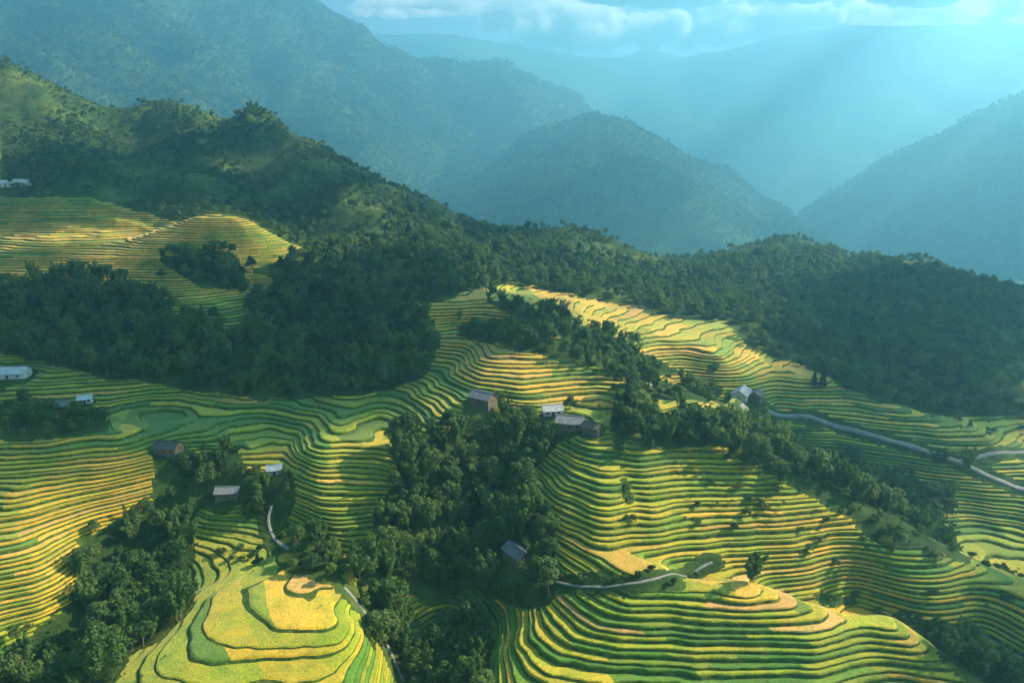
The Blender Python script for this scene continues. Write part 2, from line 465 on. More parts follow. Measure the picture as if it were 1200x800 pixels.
# ---------------------------------------------------------------- rice terraces: cut every grid triangle along the contour lines
STEP, TREAD, LIP = 1.22, 0.83, 0.935      # contour step (m); share of level paddy, then bank, then the overhanging edge of the rice above
def cut(T, S, key, levels_fn):
    """T (n,3,c) triangles with attributes, S index of the scalar; cut at every level. Returns the pieces."""
    out = []
    T = T.copy()
    act = T
    for it in range(24):
        if len(act) == 0: break
        o = np.argsort(act[:, :, S], axis=1)
        act = np.take_along_axis(act, o[:, :, None], axis=1)
        lo, mid, hi = act[:, 0, S], act[:, 1, S], act[:, 2, S]
        lev = levels_fn(act, lo)
        m = lev < hi - 1e-5
        out.append(act[~m])
        A = act[m]; L = lev[m]
        if len(A) == 0: break
        a, b, c = A[:, 0], A[:, 1], A[:, 2]
        def lerp(p, q):
            t = ((L - p[:, S]) / (q[:, S] - p[:, S] + 1e-12))[:, None]
            r = p + (q - p) * t
            r[:, S] = L
            return r
        pac = lerp(a, c)
        low = L <= b[:, S]                      # the level passes below the middle vertex
        pab, pbc = lerp(a, b), lerp(b, c)
        lowT = np.stack([a, pab, pac], 1)[low]
        up1 = np.stack([pab, b, pac], 1)[low]; up2 = np.stack([pac, b, c], 1)[low]
        h = ~low
        d1 = np.stack([a, b, pac], 1)[h]; d2 = np.stack([b, pbc, pac], 1)[h]
        up3 = np.stack([pac, pbc, c], 1)[h]
        out += [lowT, d1, d2]
        act = np.concatenate([up1, up2, up3])
    out.append(act[:0])
    return np.concatenate(out)

EPS = 1e-4
K0 = -70
LEVELS = STEP * (np.arange(K0, 250) + 0.55 * (np.random.default_rng(3).random(320) - 0.5))     # no two banks are quite the same height
def level_of(h):
    return np.searchsorted(LEVELS, h, side='right') - 1
def next_break(act, lo):
    k = level_of(lo + EPS)
    a, b = LEVELS[k], LEVELS[k + 1]
    tr = a + (b - a) * TREAD
    lp = a + (b - a) * LIP
    nb = np.where(lo + EPS < tr, tr, np.where(lo + EPS < lp, lp, b))
    return np.where(act[:, :, 3].max(1) < 0.02, 1e9, nb)

def level_small(GH, sign, area_max):
    """farmers level small hummocks and hollows: flatten any closed top (or pit) smaller than area_max"""
    G = GH * sign
    LV = np.sort(LEVELS * sign)
    c = G[1:-1, 1:-1]
    mx = np.ones(c.shape, bool)
    for a in (-1, 0, 1):
        for b in (-1, 0, 1):
            if a or b: mx &= c >= G[1 + a:G.shape[0] - 1 + a, 1 + b:G.shape[1] - 1 + b]
    mx &= (GY[1:-1, 1:-1] < 470) & (MASK[1:-1, 1:-1] > 0.3)
    for j, i in zip(*(np.nonzero(mx)[0] + 1, np.nonzero(mx)[1] + 1)):
        while True:
            k = np.searchsorted(LV, G[j, i], side='right') - 1
            lv = LV[k]
            cell_a = (GY[j, i] * RATIO) ** 2
            seen, todo = {(j, i)}, [(j, i)]
            lim = area_max / cell_a
            while todo and len(seen) < lim:
                a, b = todo.pop()
                for da, db in ((1, 0), (-1, 0), (0, 1), (0, -1)):
                    q = (a + da, b + db)
                    if q not in seen and 0 < q[0] < NJ and 0 < q[1] < NI and G[q] >= lv:
                        seen.add(q); todo.append(q)
            if len(seen) >= lim: break
            for q in seen: G[q] = lv - 0.004
    return G * sign
GH = level_small(GH, 1, 170.0)
GH = level_small(GH, -1, 120.0)

ch = np.stack([GX, GY, GH, MASK], -1).reshape(-1, 4)
qf = grid_faces(NJ + 1, NI + 1)
tri = np.concatenate([qf[:, [0, 1, 2]], qf[:, [0, 2, 3]]])
PIECES = cut(ch[tri], 2, None, next_break)
cen_h = PIECES[:, :, 2].mean(1)
kk = level_of(cen_h)
frac = (cen_h - LEVELS[kk]) / (LEVELS[kk + 1] - LEVELS[kk])
kk = np.where(frac > LIP, kk + 1, kk)
is_tread = ((frac < TREAD) | (frac > LIP)) & (PIECES[:, :, 3].min(1) > 0.4)
# paddies along one terrace are divided by banks across it
def division(x, y, k):
    q = (x * 0.93 + y * 0.37 + 9 * perlin(x / 40, y / 40, 61)) / (20 + 22 * _hash(k.astype(np.int64), np.zeros_like(k, dtype=np.int64), 5))
    return q + 3.7 * _hash(k.astype(np.int64), np.ones_like(k, dtype=np.int64), 9)
TR = PIECES[is_tread]; WILD = PIECES[~is_tread]
ktr = kk[is_tread].astype(float)
q = division(TR[:, :, 0], TR[:, :, 1], np.repeat(ktr[:, None], 3, 1))
TR = np.concatenate([TR, q[:, :, None], np.repeat(ktr[:, None, None], 3, 1)], -1)
TR = cut(TR, 4, None, lambda act, lo: np.floor(lo + EPS) + 1.0)

def terrace_z(h, m):
    k = level_of(h + 3e-5)
    a, b = LEVELS[k], LEVELS[k + 1]
    f = np.clip((h - a) / (b - a), 0, 1)
    z = a + (b - a) * np.where(f <= TREAD + 1e-5, 0, (f - TREAD) / (1 - TREAD))
    return h * (1 - m) + (z + 0.35 * STEP) * m

def weld(T):
    p = T[:, :, :2].reshape(-1, 2)
    key = np.round(p * 500).astype(np.int64)
    key = key[:, 0] * 4000003 + key[:, 1]
    _, first, inv = np.unique(key, return_index=True, return_inverse=True)
    return first, inv.reshape(-1, 3)

def ccw(P, f):
    a, b, c = P[f[:, 0]], P[f[:, 1]], P[f[:, 2]]
    s = (b[:, 0] - a[:, 0]) * (c[:, 1] - a[:, 1]) - (b[:, 1] - a[:, 1]) * (c[:, 0] - a[:, 0])
    f = f[np.abs(s) > 1e-7]; s = s[np.abs(s) > 1e-7]
    f[s < 0] = f[s < 0][:, ::-1]
    return f

# wild ground and risers
first, inv = weld(WILD)
V = WILD.reshape(-1, WILD.shape[2])[first]
wz = terrace_z(V[:, 2], V[:, 3])
P = np.c_[V[:, :2], wz]
terrain = link('terrain', mesh_from('terrain', P, ccw(P, inv.copy()), True), MAT['slope'], kind='structure')
at = terrain.data.attributes.new('crop', 'FLOAT', 'POINT')
at.data.foreach_set('value', V[:, 3].astype(np.float32))

# treads -> single paddies
first, inv = weld(TR)
V = TR.reshape(-1, TR.shape[2])[first]
VZ = terrace_z(V[:, 2], V[:, 3])
z = VZ[inv].mean(1)
kq = np.round(TR[:, :, 4].mean(1) - 0.5 + 1e-6).astype(np.int64)
kt = TR[:, 0, 5].astype(np.int64)
cell = kt * 100003 + kq
# connected pieces with the same (terrace, division)
ncell = np.unique(cell, return_inverse=True)[1]
vk = inv.astype(np.int64) * (ncell.max() + 1) + ncell[:, None]
_, vinv = np.unique(vk, return_inverse=True); vinv = vinv.reshape(-1, 3)
lab = np.arange(vinv.max() + 1)
for _ in range(400):
    tm = lab[vinv].min(1)
    new = lab.copy()
    for c_ in range(3): np.minimum.at(new, vinv[:, c_], tm)
    new = new[new]
    if (new == lab).all(): break
    lab = new
pid = np.unique(lab[vinv[:, 0]], return_inverse=True)[1]
NP_ = pid.max() + 1
A2 = TR[:, :, :2]
area = 0.5 * np.abs((A2[:, 1, 0] - A2[:, 0, 0]) * (A2[:, 2, 1] - A2[:, 0, 1]) - (A2[:, 1, 1] - A2[:, 0, 1]) * (A2[:, 2, 0] - A2[:, 0, 0]))
ptA = np.bincount(pid, area, NP_)
cx = np.bincount(pid, area * A2[:, :, 0].mean(1), NP_) / np.maximum(ptA, 1e-6)
cyy = np.bincount(pid, area * A2[:, :, 1].mean(1), NP_) / np.maximum(ptA, 1e-6)
cz = np.bincount(pid, area * z, NP_) / np.maximum(ptA, 1e-6)
pu, pv, pdep = project(cx, cyy, cz)

# ripeness: which crop colours stand where (outline, weights of green, yellow green, gold, stubble)
RIPE = [([(0,495),(150,500),(200,550),(150,600),(60,720),(0,730)], (0.02,0.33,0.60,0.05)),
        ([(130,590),(340,600),(470,660),(480,800),(60,800)], (0.28,0.45,0.15,0.12)),
        ([(560,680),(960,690),(1060,730),(1060,800),(560,800)], (0.55,0.36,0.05,0.04)),
        ([(960,700),(1200,720),(1200,800),(1020,800)], (0.15,0.40,0.40,0.05)),
        ([(600,500),(740,500),(760,600),(800,690),(600,690)], (0.42,0.46,0.08,0.04)),
        ([(740,500),(850,500),(1060,620),(1060,700),(780,690)], (0.12,0.56,0.27,0.05)),
        ([(1000,600),(1200,700),(1200,740),(980,720)], (0.15,0.35,0.30,0.20)),
        ([(500,330),(800,330),(800,470),(680,480),(500,480)], (0.08,0.30,0.47,0.15)),
        ([(790,400),(1000,400),(1000,470),(1180,520),(1150,540),(880,480)], (0.10,0.38,0.42,0.10)),
        ([(0,240),(300,240),(300,360),(0,340)], (0.05,0.25,0.58,0.12)),
        ([(100,470),(330,470),(330,520),(100,520)], (0.55,0.30,0.10,0.05)),
        ([(320,440),(560,440),(560,620),(320,620)], (0.34,0.44,0.20,0.02)),
        ([(900,480),(1200,520),(1200,720),(1000,620)], (0.45,0.40,0.15,0.0))]
PAL = np.array([(0.085,0.165,0.012), (0.31,0.285,0.012), (0.56,0.32,0.018), (0.55,0.29,0.075)])
wts = np.tile(np.array([0.3,0.4,0.25,0.05]), (NP_, 1))
for poly, wt in RIPE:
    wts[in_poly(pu, pv, poly)] = wt
# neighbours tend to ripen together
patch = 0.5 + 0.5 * np.clip(fbm(cx / 45, cyy / 45, 2, 81) * 1.3, -1, 1)
rr = np.clip(0.55 * RNG.random(NP_) + 0.45 * patch, 0, 0.9999)
pick = (rr[:, None] > np.cumsum(wts, 1)).sum(1).clip(0, 3)
# the stubble strips along the crest of the front spur
strip = in_poly(pu, pv, [(590,695),(640,725),(720,738),(800,722),(900,690),(940,690),(925,715),(820,720),(720,728),(640,715)]) & (RNG.random(NP_) < 0.7)
pick[strip] = 3
tint = PAL[pick]
nb = PAL[np.clip(pick + RNG.choice([-1, 1], NP_), 0, 3)]
mixk = (RNG.random(NP_) * 0.45)[:, None]
tint = (tint * (1 - mixk) + nb * mixk) * (0.82 + 0.36 * RNG.random((NP_, 1)))

on = (pu > -20) & (pu < 1220) & (pv > 200) & (pv < 820)
score = np.where(on, ptA * (F / pdep) ** 2 * (CAM_Z - cz) / pdep, 0)
order = np.argsort(-score)
single = np.zeros(NP_, bool); single[order[:300]] = True
tri_order = np.argsort(pid, kind='stable')
bounds = np.searchsorted(pid[tri_order], np.arange(NP_ + 1))

def paddy_mesh(sel):
    f = inv[sel]
    uq, li = np.unique(f, return_inverse=True)
    li = li.reshape(-1, 3)
    P = np.c_[V[uq, :2], VZ[uq]]
    tc = np.zeros((len(uq), 4), np.float32); tc[:, 3] = 1
    tc[li.ravel(), :3] = np.repeat(tint[pid[sel]], 3, 0)
    me = mesh_from('rice_paddy', P, ccw(P, li))
    a = me.attributes.new('tint', 'FLOAT_COLOR', 'POINT')
    a.data.foreach_set('color', tc.ravel())
    return me

for p in np.nonzero(single)[0]:
    sel = tri_order[bounds[p]:bounds[p + 1]]
    link('rice_paddy', paddy_mesh(sel), MAT['rice'], parent=terrain)
# the many small and far ones; keep each one's own vertices so that colours stay apart
rest = np.nonzero(~single[pid])[0]
rf = np.arange(len(rest) * 3).reshape(-1, 3)
RP = np.c_[TR[rest][:, :, :2].reshape(-1, 2), VZ[inv[rest]].ravel()]
me = mesh_from('rice_paddies_beyond', RP, ccw(RP, rf))
a = me.attributes.new('tint', 'FLOAT_COLOR', 'POINT')
a.data.foreach_set('color', np.c_[np.repeat(tint[pid[rest]], 3, 0), np.ones(len(rest) * 3)].astype(np.float32).ravel())
link('small_rice_paddies', me, MAT['rice'], parent=terrain, kind='stuff')
print('paddies', NP_, 'tread tris', len(TR), 'wild tris', len(WILD))
# ---------------------------------------------------------------- mountains
FAR = 2.6                      # distance scale of the mountains beyond the near land
REL = FAR / 1.35
def mountain_height(X, Yy, ridges, seed, rough=1.0, floor=-480.0):
    """highest of a set of ridge lines falling away on both sides, with gullies cut by ridged noise"""
    H = np.full(X.shape, floor)
    X, Yy = X / REL, Yy / REL                               # the relief keeps its proportions
    wx = X + 45 * perlin(X / 260, Yy / 260, seed + 1) + 16 * perlin(X / 90, Yy / 90, seed + 2)
    wy = Yy + 45 * perlin(X / 260, Yy / 260, seed + 3) + 16 * perlin(X / 90, Yy / 90, seed + 4)
    for pts, slope, fall in ridges:
        P = np.array([at_y(u, v, y * FAR) for u, v, y in pts]) / np.array([REL, REL, 1.0])
        best_d = np.full(X.shape, 1e9); best_z = np.full(X.shape, floor)
        for a, b in zip(P[:-1], P[1:]):
            d = b[:2] - a[:2]
            t = np.clip(((wx - a[0]) * d[0] + (wy - a[1]) * d[1]) / (d @ d), 0, 1)
            dist = np.hypot(wx - a[0] - t * d[0], wy - a[1] - t * d[1])
            z = a[2] + t * (b[2] - a[2])
            h = z - slope * REL * (np.sqrt(dist * dist + fall * fall) - fall)
            H0 = best_z - slope * REL * (np.sqrt(best_d ** 2 + fall ** 2) - fall)
            better = h > H0
            best_d = np.where(better, dist, best_d); best_z = np.where(better, z, best_z)
        h = best_z - slope * REL * (np.sqrt(best_d ** 2 + fall ** 2) - fall)
        amp = np.clip(best_d / 160, 0.06, 1.0)
        h = h + REL * rough * amp * (26 * (ridged(X / 330, Yy / 330, 4, seed + 7) - 0.35)) + REL * rough * 3.0 * fbm(X / 60, Yy / 60, 3, seed + 9)
        H = np.maximum(H, h)
    H = np.where(H > 1380, 1380 + 100 * np.tanh((H - 1380) / 100), H)        # no summit above 1480 m
    return np.maximum(H, floor + 2 * perlin(X / 80, Yy / 80, seed))

MOUNTAINS = []
def mountain(label, ridges, x0, x1, y0, y1, cell, seed, rough=1.0):
    x0, x1, y0, y1, cell = (k * FAR for k in (x0, x1, y0, y1, cell))
    xs = np.arange(x0, x1 + cell, cell); ys = np.arange(y0, y1 + cell, cell)
    X, Yy = np.meshgrid(xs, ys)
    H = mountain_height(X, Yy, ridges, seed, rough)
    me = mesh_from('mountain', np.stack([X, Yy, H], -1).reshape(-1, 3), grid_faces(len(ys), len(xs)), True)
    o = link('mountain', me, MAT['slope'], label=label, kind='structure')
    MOUNTAINS.append((xs, ys, H))
    return o

mountain('rounded forested hill standing alone in the valley mist', [
    ([(480,243,1090),(560,206,1130),(620,170,1150),(660,146,1150),(690,138,1150),(722,142,1140),(760,162,1130),(800,186,1110),(850,216,1080),(900,256,1040),(940,285,1000)], 0.62, 30),
    ([(600,276,850),(640,252,865),(690,231,885),(730,211,900),(760,196,910),(800,217,890),(850,252,860),(905,280,830)], 0.62, 10),
    ([(722,142,1140),(745,176,1030),(760,196,910)], 0.75, 8)], -300, 560, 560, 1500, 9, 101, 0.6)
mountain('broad shouldered wooded mountain with a steep right flank', [
    ([(330,175,1500),(380,140,1550),(420,108,1600),(460,82,1640),(500,70,1660),(545,74,1660),(590,72,1650),(615,85,1640),(637,112,1620),(652,137,1600),(690,200,1560)], 0.75, 30),
    ([(460,82,1640),(440,160,1400),(460,215,1250)], 0.7, 25), ([(590,72,1650),(575,150,1420),(540,220,1250)], 0.7, 25)], -700, 420, 1050, 2300, 12, 131, 0.9)
mountain('high forested mountainside with many spurs', [
    ([(-300,-260,1500),(0,-150,1600),(200,-70,1650),(300,-25,1650),(350,2,1640),(400,26,1620),(440,52,1600),(468,74,1570),(500,120,1540)], 0.8, 25),
    ([(100,-90,1400),(150,0,1290),(205,36,1250),(235,72,1210),(280,110,1170),(330,142,1120),(400,182,1060),(455,214,1000),(500,232,960)], 1.0, 8),
    ([(0,-60,1200),(80,8,1120),(122,32,1090),(140,50,1070),(172,88,1030),(222,132,980),(260,165,940)], 1.0, 8),
    ([(-200,-40,1050),(-60,20,990),(0,42,970),(60,64,950),(100,108,920),(118,134,900)], 0.95, 10),
    ([(350,2,1640),(340,80,1380),(380,150,1220)], 0.8, 20)], -1700, 40, 800, 2300, 12, 161, 1.35)
mountain('blue shadowed mountain slope on the sunny side of the valley', [
    ([(930,292,1400),(960,268,1420),(1000,236,1440),(1050,192,1450),(1100,160,1440),(1150,136,1420),(1200,114,1400),(1320,60,1350),(1500,-20,1300)], 0.8, 20),
    ([(1150,136,1420),(1110,230,1200),(1080,310,1000)], 0.75, 30), ([(1320,60,1350),(1260,220,1050),(1230,330,850)], 0.75, 30)], 250, 1900, 480, 2300, 14, 191, 0.8)
mountain('far mountain wall capped by cloud', [
    ([(-100,-10,3100),(200,22,3050),(420,32,2950),(480,36,2900),(520,36,2900),(580,50,2950),(650,62,3000),(720,70,3050),(800,68,3050),(870,54,2900),(930,38,2800),(1000,30,2700),(1080,30,2650),(1200,26,2600),(1400,14,2500),(1700,4,2350)], 0.75, 40),
    ([(480,36,2900),(560,120,2400),(640,200,2000)], 0.6, 50), ([(760,60,3050),(800,140,2500),(800,220,2200)], 0.6, 50), ([(1000,30,2700),(960,130,2350),(940,230,2100)], 0.6, 50)], -2200, 4200, 1800, 4300, 30, 221, 1.6)
# ---------------------------------------------------------------- lanes and footpaths
def m_plain(name, col, var=0.25, scale=1.0, rough=0.85, bump=0.0):
    m = NT(name, rough, 0.2)
    lo = tuple(c * (1 - var) for c in col); hi = tuple(min(1, c * (1 + var)) for c in col)
    m.base(m.ramp(m.noise(scale, 5), [(0.3, lo), (0.7, hi)]))
    if bump: m.bump(m.noise(scale * 6, 3), bump, 0.05)
    return m.mat
MAT['lane'] = m_plain('worn_concrete', (0.19, 0.18, 0.16), 0.35, 0.5)
MAT['dirt'] = m_plain('red_earth', (0.30, 0.19, 0.12), 0.3, 0.4)

def land_top(x, y):
    return land_at(x, y)

for pts, wd, lb in LANES:
    P = np.array(pts)
    # round the bends
    for _ in range(3):
        a, b = P[:-1], P[1:]
        P = np.concatenate([P[:1], np.stack([0.75 * a + 0.25 * b, 0.25 * a + 0.75 * b], 1).reshape(-1, 2), P[-1:]])
    L = np.r_[0, np.cumsum(np.hypot(*np.diff(P, axis=0).T))]
    t = np.arange(0, L[-1], 1.5)
    C = np.c_[np.interp(t, L, P[:, 0]), np.interp(t, L, P[:, 1])]
    D = np.gradient(C, axis=0); D /= np.linalg.norm(D, axis=1)[:, None] + 1e-9
    N = np.c_[-D[:, 1], D[:, 0]]
    rows = []
    hw = wd / 2 * (1 + 0.1 * perlin(t / 7, t * 0, 3))
    zc = land_top(C[:, 0], C[:, 1])
    lift = 0.2 + 0.0007 * np.clip(C[:, 1] - 200, 0, 600)
    for k in (-1.25, -1, -0.33, 0.33, 1, 1.25):
        q = C + N * (hw * k)[:, None]
        zl = land_top(q[:, 0], q[:, 1])
        rows.append(np.c_[q, np.where(abs(k) > 1.1, np.minimum(zl, zc) - 0.4, np.maximum(zl, 0.5 * (zl + zc)) + lift)])
    R = np.stack(rows, 1)
    link('lane' if wd > 1.2 else 'footpath', mesh_from('lane', R.reshape(-1, 3), grid_faces(len(C), 6)[:, ::-1].copy(), True), MAT['dirt' if wd > 3.5 else 'lane'], label=lb, kind='structure')

# ---------------------------------------------------------------- houses
def roof_mat(name, col):
    m = NT(name, 0.6, 0.3)
    tc = m.n('TexCoord').outputs['Object']
    wv = m.n('TexWave', wave_type='BANDS', bands_direction='X', Scale=3.2, Distortion=0.4)
    m.l(tc, wv.inputs['Vector'])
    c = m.ramp(m.noise(0.7, 5, tc), [(0.3, tuple(x * 0.62 for x in col)), (0.5, col), (0.7, tuple(min(1, x * 1.25) for x in col))])
    rust = m.ramp(m.noise(0.35, 4, tc), [(0.55, (1, 1, 1)), (0.72, (0.75, 0.62, 0.5))])
    c = m.mix(c, rust, 0.7, 'MULTIPLY')
    m.base(c)
    m.bump(wv.outputs['Fac'], 0.5, 0.06)
    return m.mat
ROOF = {k: roof_mat('roof_' + k, c) for k, c in dict(pale=(0.30,0.30,0.29), grey=(0.15,0.155,0.16), brown=(0.11,0.075,0.05), blue=(0.20,0.24,0.27), white=(0.46,0.47,0.47), dark=(0.05,0.055,0.055)).items()}
MAT['timber'] = m_plain('weathered_timber', (0.16, 0.10, 0.06), 0.4, 1.2, 0.8, 0.3)
MAT['plaster'] = m_plain('limewashed_wall', (0.55, 0.52, 0.46), 0.15, 0.8, 0.9, 0.1)
MAT['stone'] = m_plain('rubble_plinth', (0.12, 0.105, 0.09), 0.35, 1.5, 0.9, 0.4)
MAT['door'] = m_plain('door_boards', (0.10, 0.055, 0.03), 0.3, 3, 0.7)
MAT['pane'] = m_plain('window_pane', (0.03, 0.04, 0.05), 0.2, 2, 0.15)
MAT['frame'] = m_plain('window_frame', (0.30, 0.22, 0.15), 0.2, 3, 0.7)

def box_bm(bm, x0, x1, y0, y1, z0, z1):
    v = [bm.verts.new(p) for p in ((x0,y0,z0),(x1,y0,z0),(x1,y1,z0),(x0,y1,z0),(x0,y0,z1),(x1,y0,z1),(x1,y1,z1),(x0,y1,z1))]
    for f in ((0,3,2,1),(4,5,6,7),(0,1,5,4),(1,2,6,5),(2,3,7,6),(3,0,4,7)): bm.faces.new([v[i] for i in f])
def bm_obj(name, bm, mat, parent):
    me = bpy.data.meshes.new(name); bm.normal_update(); bm.to_mesh(me); bm.free()
    return link(name, me, mat, parent)
def box_obj(name, mat, parent, *b):
    bm = bmesh.new(); box_bm(bm, *b); return bm_obj(name, bm, mat, parent)

for (hx, hy), (u, v, ln, dp, turn, wh, rk, lb) in zip(HOUSE_AT, HOUSES):
    zb = float(land_at(hx, hy))
    e = bpy.data.objects.new('barn' if 'barn' in lb else 'shed' if 'shed' in lb else 'hut' if 'hut' in lb else 'farmhouse', None)
    COL.objects.link(e)
    e.location = (hx, hy, zb + 0.5); e.rotation_euler = (0, 0, math.radians(turn))
    e['label'] = lb; e['category'] = e.name.split('.')[0].replace('farmhouse', 'house'); e['group'] = 'hill farm buildings'
    wallm = MAT['plaster'] if rk in ('white', 'blue', 'pale') else MAT['timber']
    hl, hd = ln / 2, dp / 2
    rise = dp * 0.30
    box_obj('plinth', MAT['stone'], e, -hl - 0.15, hl + 0.15, -hd - 0.15, hd + 0.15, -3.5, 0)
    bm = bmesh.new()                                        # walls with gables
    pr = [(-hd, 0), (hd, 0), (hd, wh), (0, wh + rise - 0.12), (-hd, wh)]
    A = [bm.verts.new((-hl, a, b)) for a, b in pr]; B = [bm.verts.new((hl, a, b)) for a, b in pr]
    bm.faces.new(A[::-1]); bm.faces.new(B)
    for i in range(5): bm.faces.new((A[i], A[(i + 1) % 5], B[(i + 1) % 5], B[i]))
    bmesh.ops.recalc_face_normals(bm, faces=bm.faces)
    bm_obj('wall', bm, wallm, e)
    bm = bmesh.new()                                        # roof: two sagging slopes with thickness
    ov, oe, n = 0.55, 0.75, 8
    grid = []
    for i in range(n + 1):
        x = -hl - ov + (ln + 2 * ov) * i / n
        sag = 0.10 * (1 - (2 * i / n - 1) ** 2) + random.uniform(-0.03, 0.03)
        pts = [(-hd - oe, wh - oe * rise / hd), (0, wh + rise), (hd + oe, wh - oe * rise / hd)]
        top = [(x, a, b - sag + 0.12) for a, b in pts]; bot = [(x, a, b - sag) for a, b in pts]
        grid.append([bm.verts.new(p) for p in top + bot[::-1]])
    for g0, g1 in zip(grid[:-1], grid[1:]):
        for k in range(6): bm.faces.new((g0[k], g0[(k + 1) % 6], g1[(k + 1) % 6], g1[k]))
    bm.faces.new(grid[0]); bm.faces.new(grid[-1][::-1])
    bmesh.ops.recalc_face_normals(bm, faces=bm.faces)
    rf = bm_obj('roof', bm, ROOF[rk], e)
    box_obj('ridge_cap', ROOF[rk], rf, -hl - ov, hl + ov, -0.22, 0.22, wh + rise + 0.06, wh + rise + 0.2)
    box_obj('door', MAT['door'], e, -0.55, 0.55, -hd - 0.06, -hd + 0.02, 0.02, 2.0)
    for sx in (-0.3, 0.3):
        wn = box_obj('window', MAT['frame'], e, ln * sx - 0.6, ln * sx + 0.6, -hd - 0.05, -hd + 0.02, 0.9, 1.9)
        box_obj('pane', MAT['pane'], wn, ln * sx - 0.5, ln * sx + 0.5, -hd - 0.07, -hd, 1.0, 1.8)
    for sx in (-1, 1):                                      # gable vents
        box_obj('gable_window', MAT['pane'], e, sx * hl - 0.05, sx * hl + 0.05, -0.5, 0.5, 1.0, 1.9)
# ---------------------------------------------------------------- trees
def leaf_mat(name, c0, c1, c2):
    m = NT(name, 0.65, 0.25)
    oi = m.n('ObjectInfo').outputs['Random']
    tc = m.n('TexCoord').outputs['Object']
    c = m.ramp(oi, [(0.0, c0), (0.5, c1), (1.0, c2)])
    c = m.mix(c, m.ramp(m.noise(0.55, 3, tc), [(0.3, (0.6, 0.7, 0.6)), (0.5, (1, 1, 1)), (0.7, (1.5, 1.35, 1.05))]), 0.8, 'MULTIPLY')
    m.base(c)
    tr = m.n('BsdfTranslucent')
    m.l(m.mix(c, (1.15, 1.25, 0.55), 1.0, 'MULTIPLY'), tr.inputs['Color'])
    mx = m.n('MixShader'); mx.inputs[0].default_value = 0.42
    out = m.t.nodes['Material Output']
    m.l(m.b.outputs[0], mx.inputs[1]); m.l(tr.outputs[0], mx.inputs[2]); m.l(mx.outputs[0], out.inputs['Surface'])
    return m.mat
MAT['leaf'] = leaf_mat('broad_leaves', (0.036, 0.075, 0.018), (0.062, 0.115, 0.026), (0.125, 0.165, 0.036))
MAT['bamboo'] = leaf_mat('bamboo_leaves', (0.055, 0.115, 0.026), (0.09, 0.16, 0.036), (0.14, 0.20, 0.055))
MAT['needle'] = leaf_mat('conifer_needles', (0.020, 0.045, 0.018), (0.028, 0.055, 0.020), (0.038, 0.066, 0.022))
MAT['shrub'] = leaf_mat('shrub_leaves', (0.045, 0.085, 0.020), (0.070, 0.115, 0.028), (0.11, 0.14, 0.035))
MAT['bark'] = m_plain('bark', (0.11, 0.085, 0.06), 0.35, 1.5, 0.95, 0.4)
MAT['culm'] = m_plain('bamboo_culm', (0.16, 0.17, 0.06), 0.3, 1.5, 0.6)

def leaves_mesh(name, pos, nrm, tip, size, aspect, mat):
    """diamond shaped leaf clumps: centres, facing, pointing direction, length"""
    n = len(pos)
    nrm = nrm / (np.linalg.norm(nrm, axis=1, keepdims=True) + 1e-9)
    tip = tip - nrm * (tip * nrm).sum(1, keepdims=True)
    tip = tip / (np.linalg.norm(tip, axis=1, keepdims=True) + 1e-9)
    side = np.cross(nrm, tip)
    L = size[:, None]; Wd = (size * aspect)[:, None]
    a = pos - tip * L * 0.5; c = pos + tip * L * 0.5 - nrm * L * 0.12
    b = pos + side * Wd * 0.5 + nrm * L * 0.06; d = pos - side * Wd * 0.5 + nrm * L * 0.06
    V = np.stack([a, b, c, d], 1).reshape(-1, 3)
    f = np.arange(n)[:, None] * 4
    T = np.concatenate([f + np.array([0, 1, 2]), f + np.array([0, 2, 3])])
    me = mesh_from(name, V, T)
    me.materials.append(mat)
    return me

def tube(bm, pts, radii, n=6):
    rings = []
    for i, p in enumerate(pts):
        d = (Vector(pts[min(i + 1, len(pts) - 1)]) - Vector(pts[max(i - 1, 0)])).normalized()
        q = d.to_track_quat('Z', 'Y')
        rings.append([bm.verts.new(Vector(p) + q @ Vector((math.cos(2 * math.pi * k / n) * radii[i], math.sin(2 * math.pi * k / n) * radii[i], 0))) for k in range(n)])
    for r0, r1 in zip(rings[:-1], rings[1:]):
        for k in range(n): bm.faces.new((r0[k], r0[(k + 1) % n], r1[(k + 1) % n], r1[k]))
    bm.faces.new(rings[-1])
def bm_mesh(name, bm, mat):
    bmesh.ops.recalc_face_normals(bm, faces=bm.faces)
    me = bpy.data.meshes.new(name); bm.to_mesh(me); bm.free(); me.materials.append(mat); return me

def rand_dir(rng, n):
    v = rng.normal(size=(n, 3)); return v / np.linalg.norm(v, axis=1, keepdims=True)

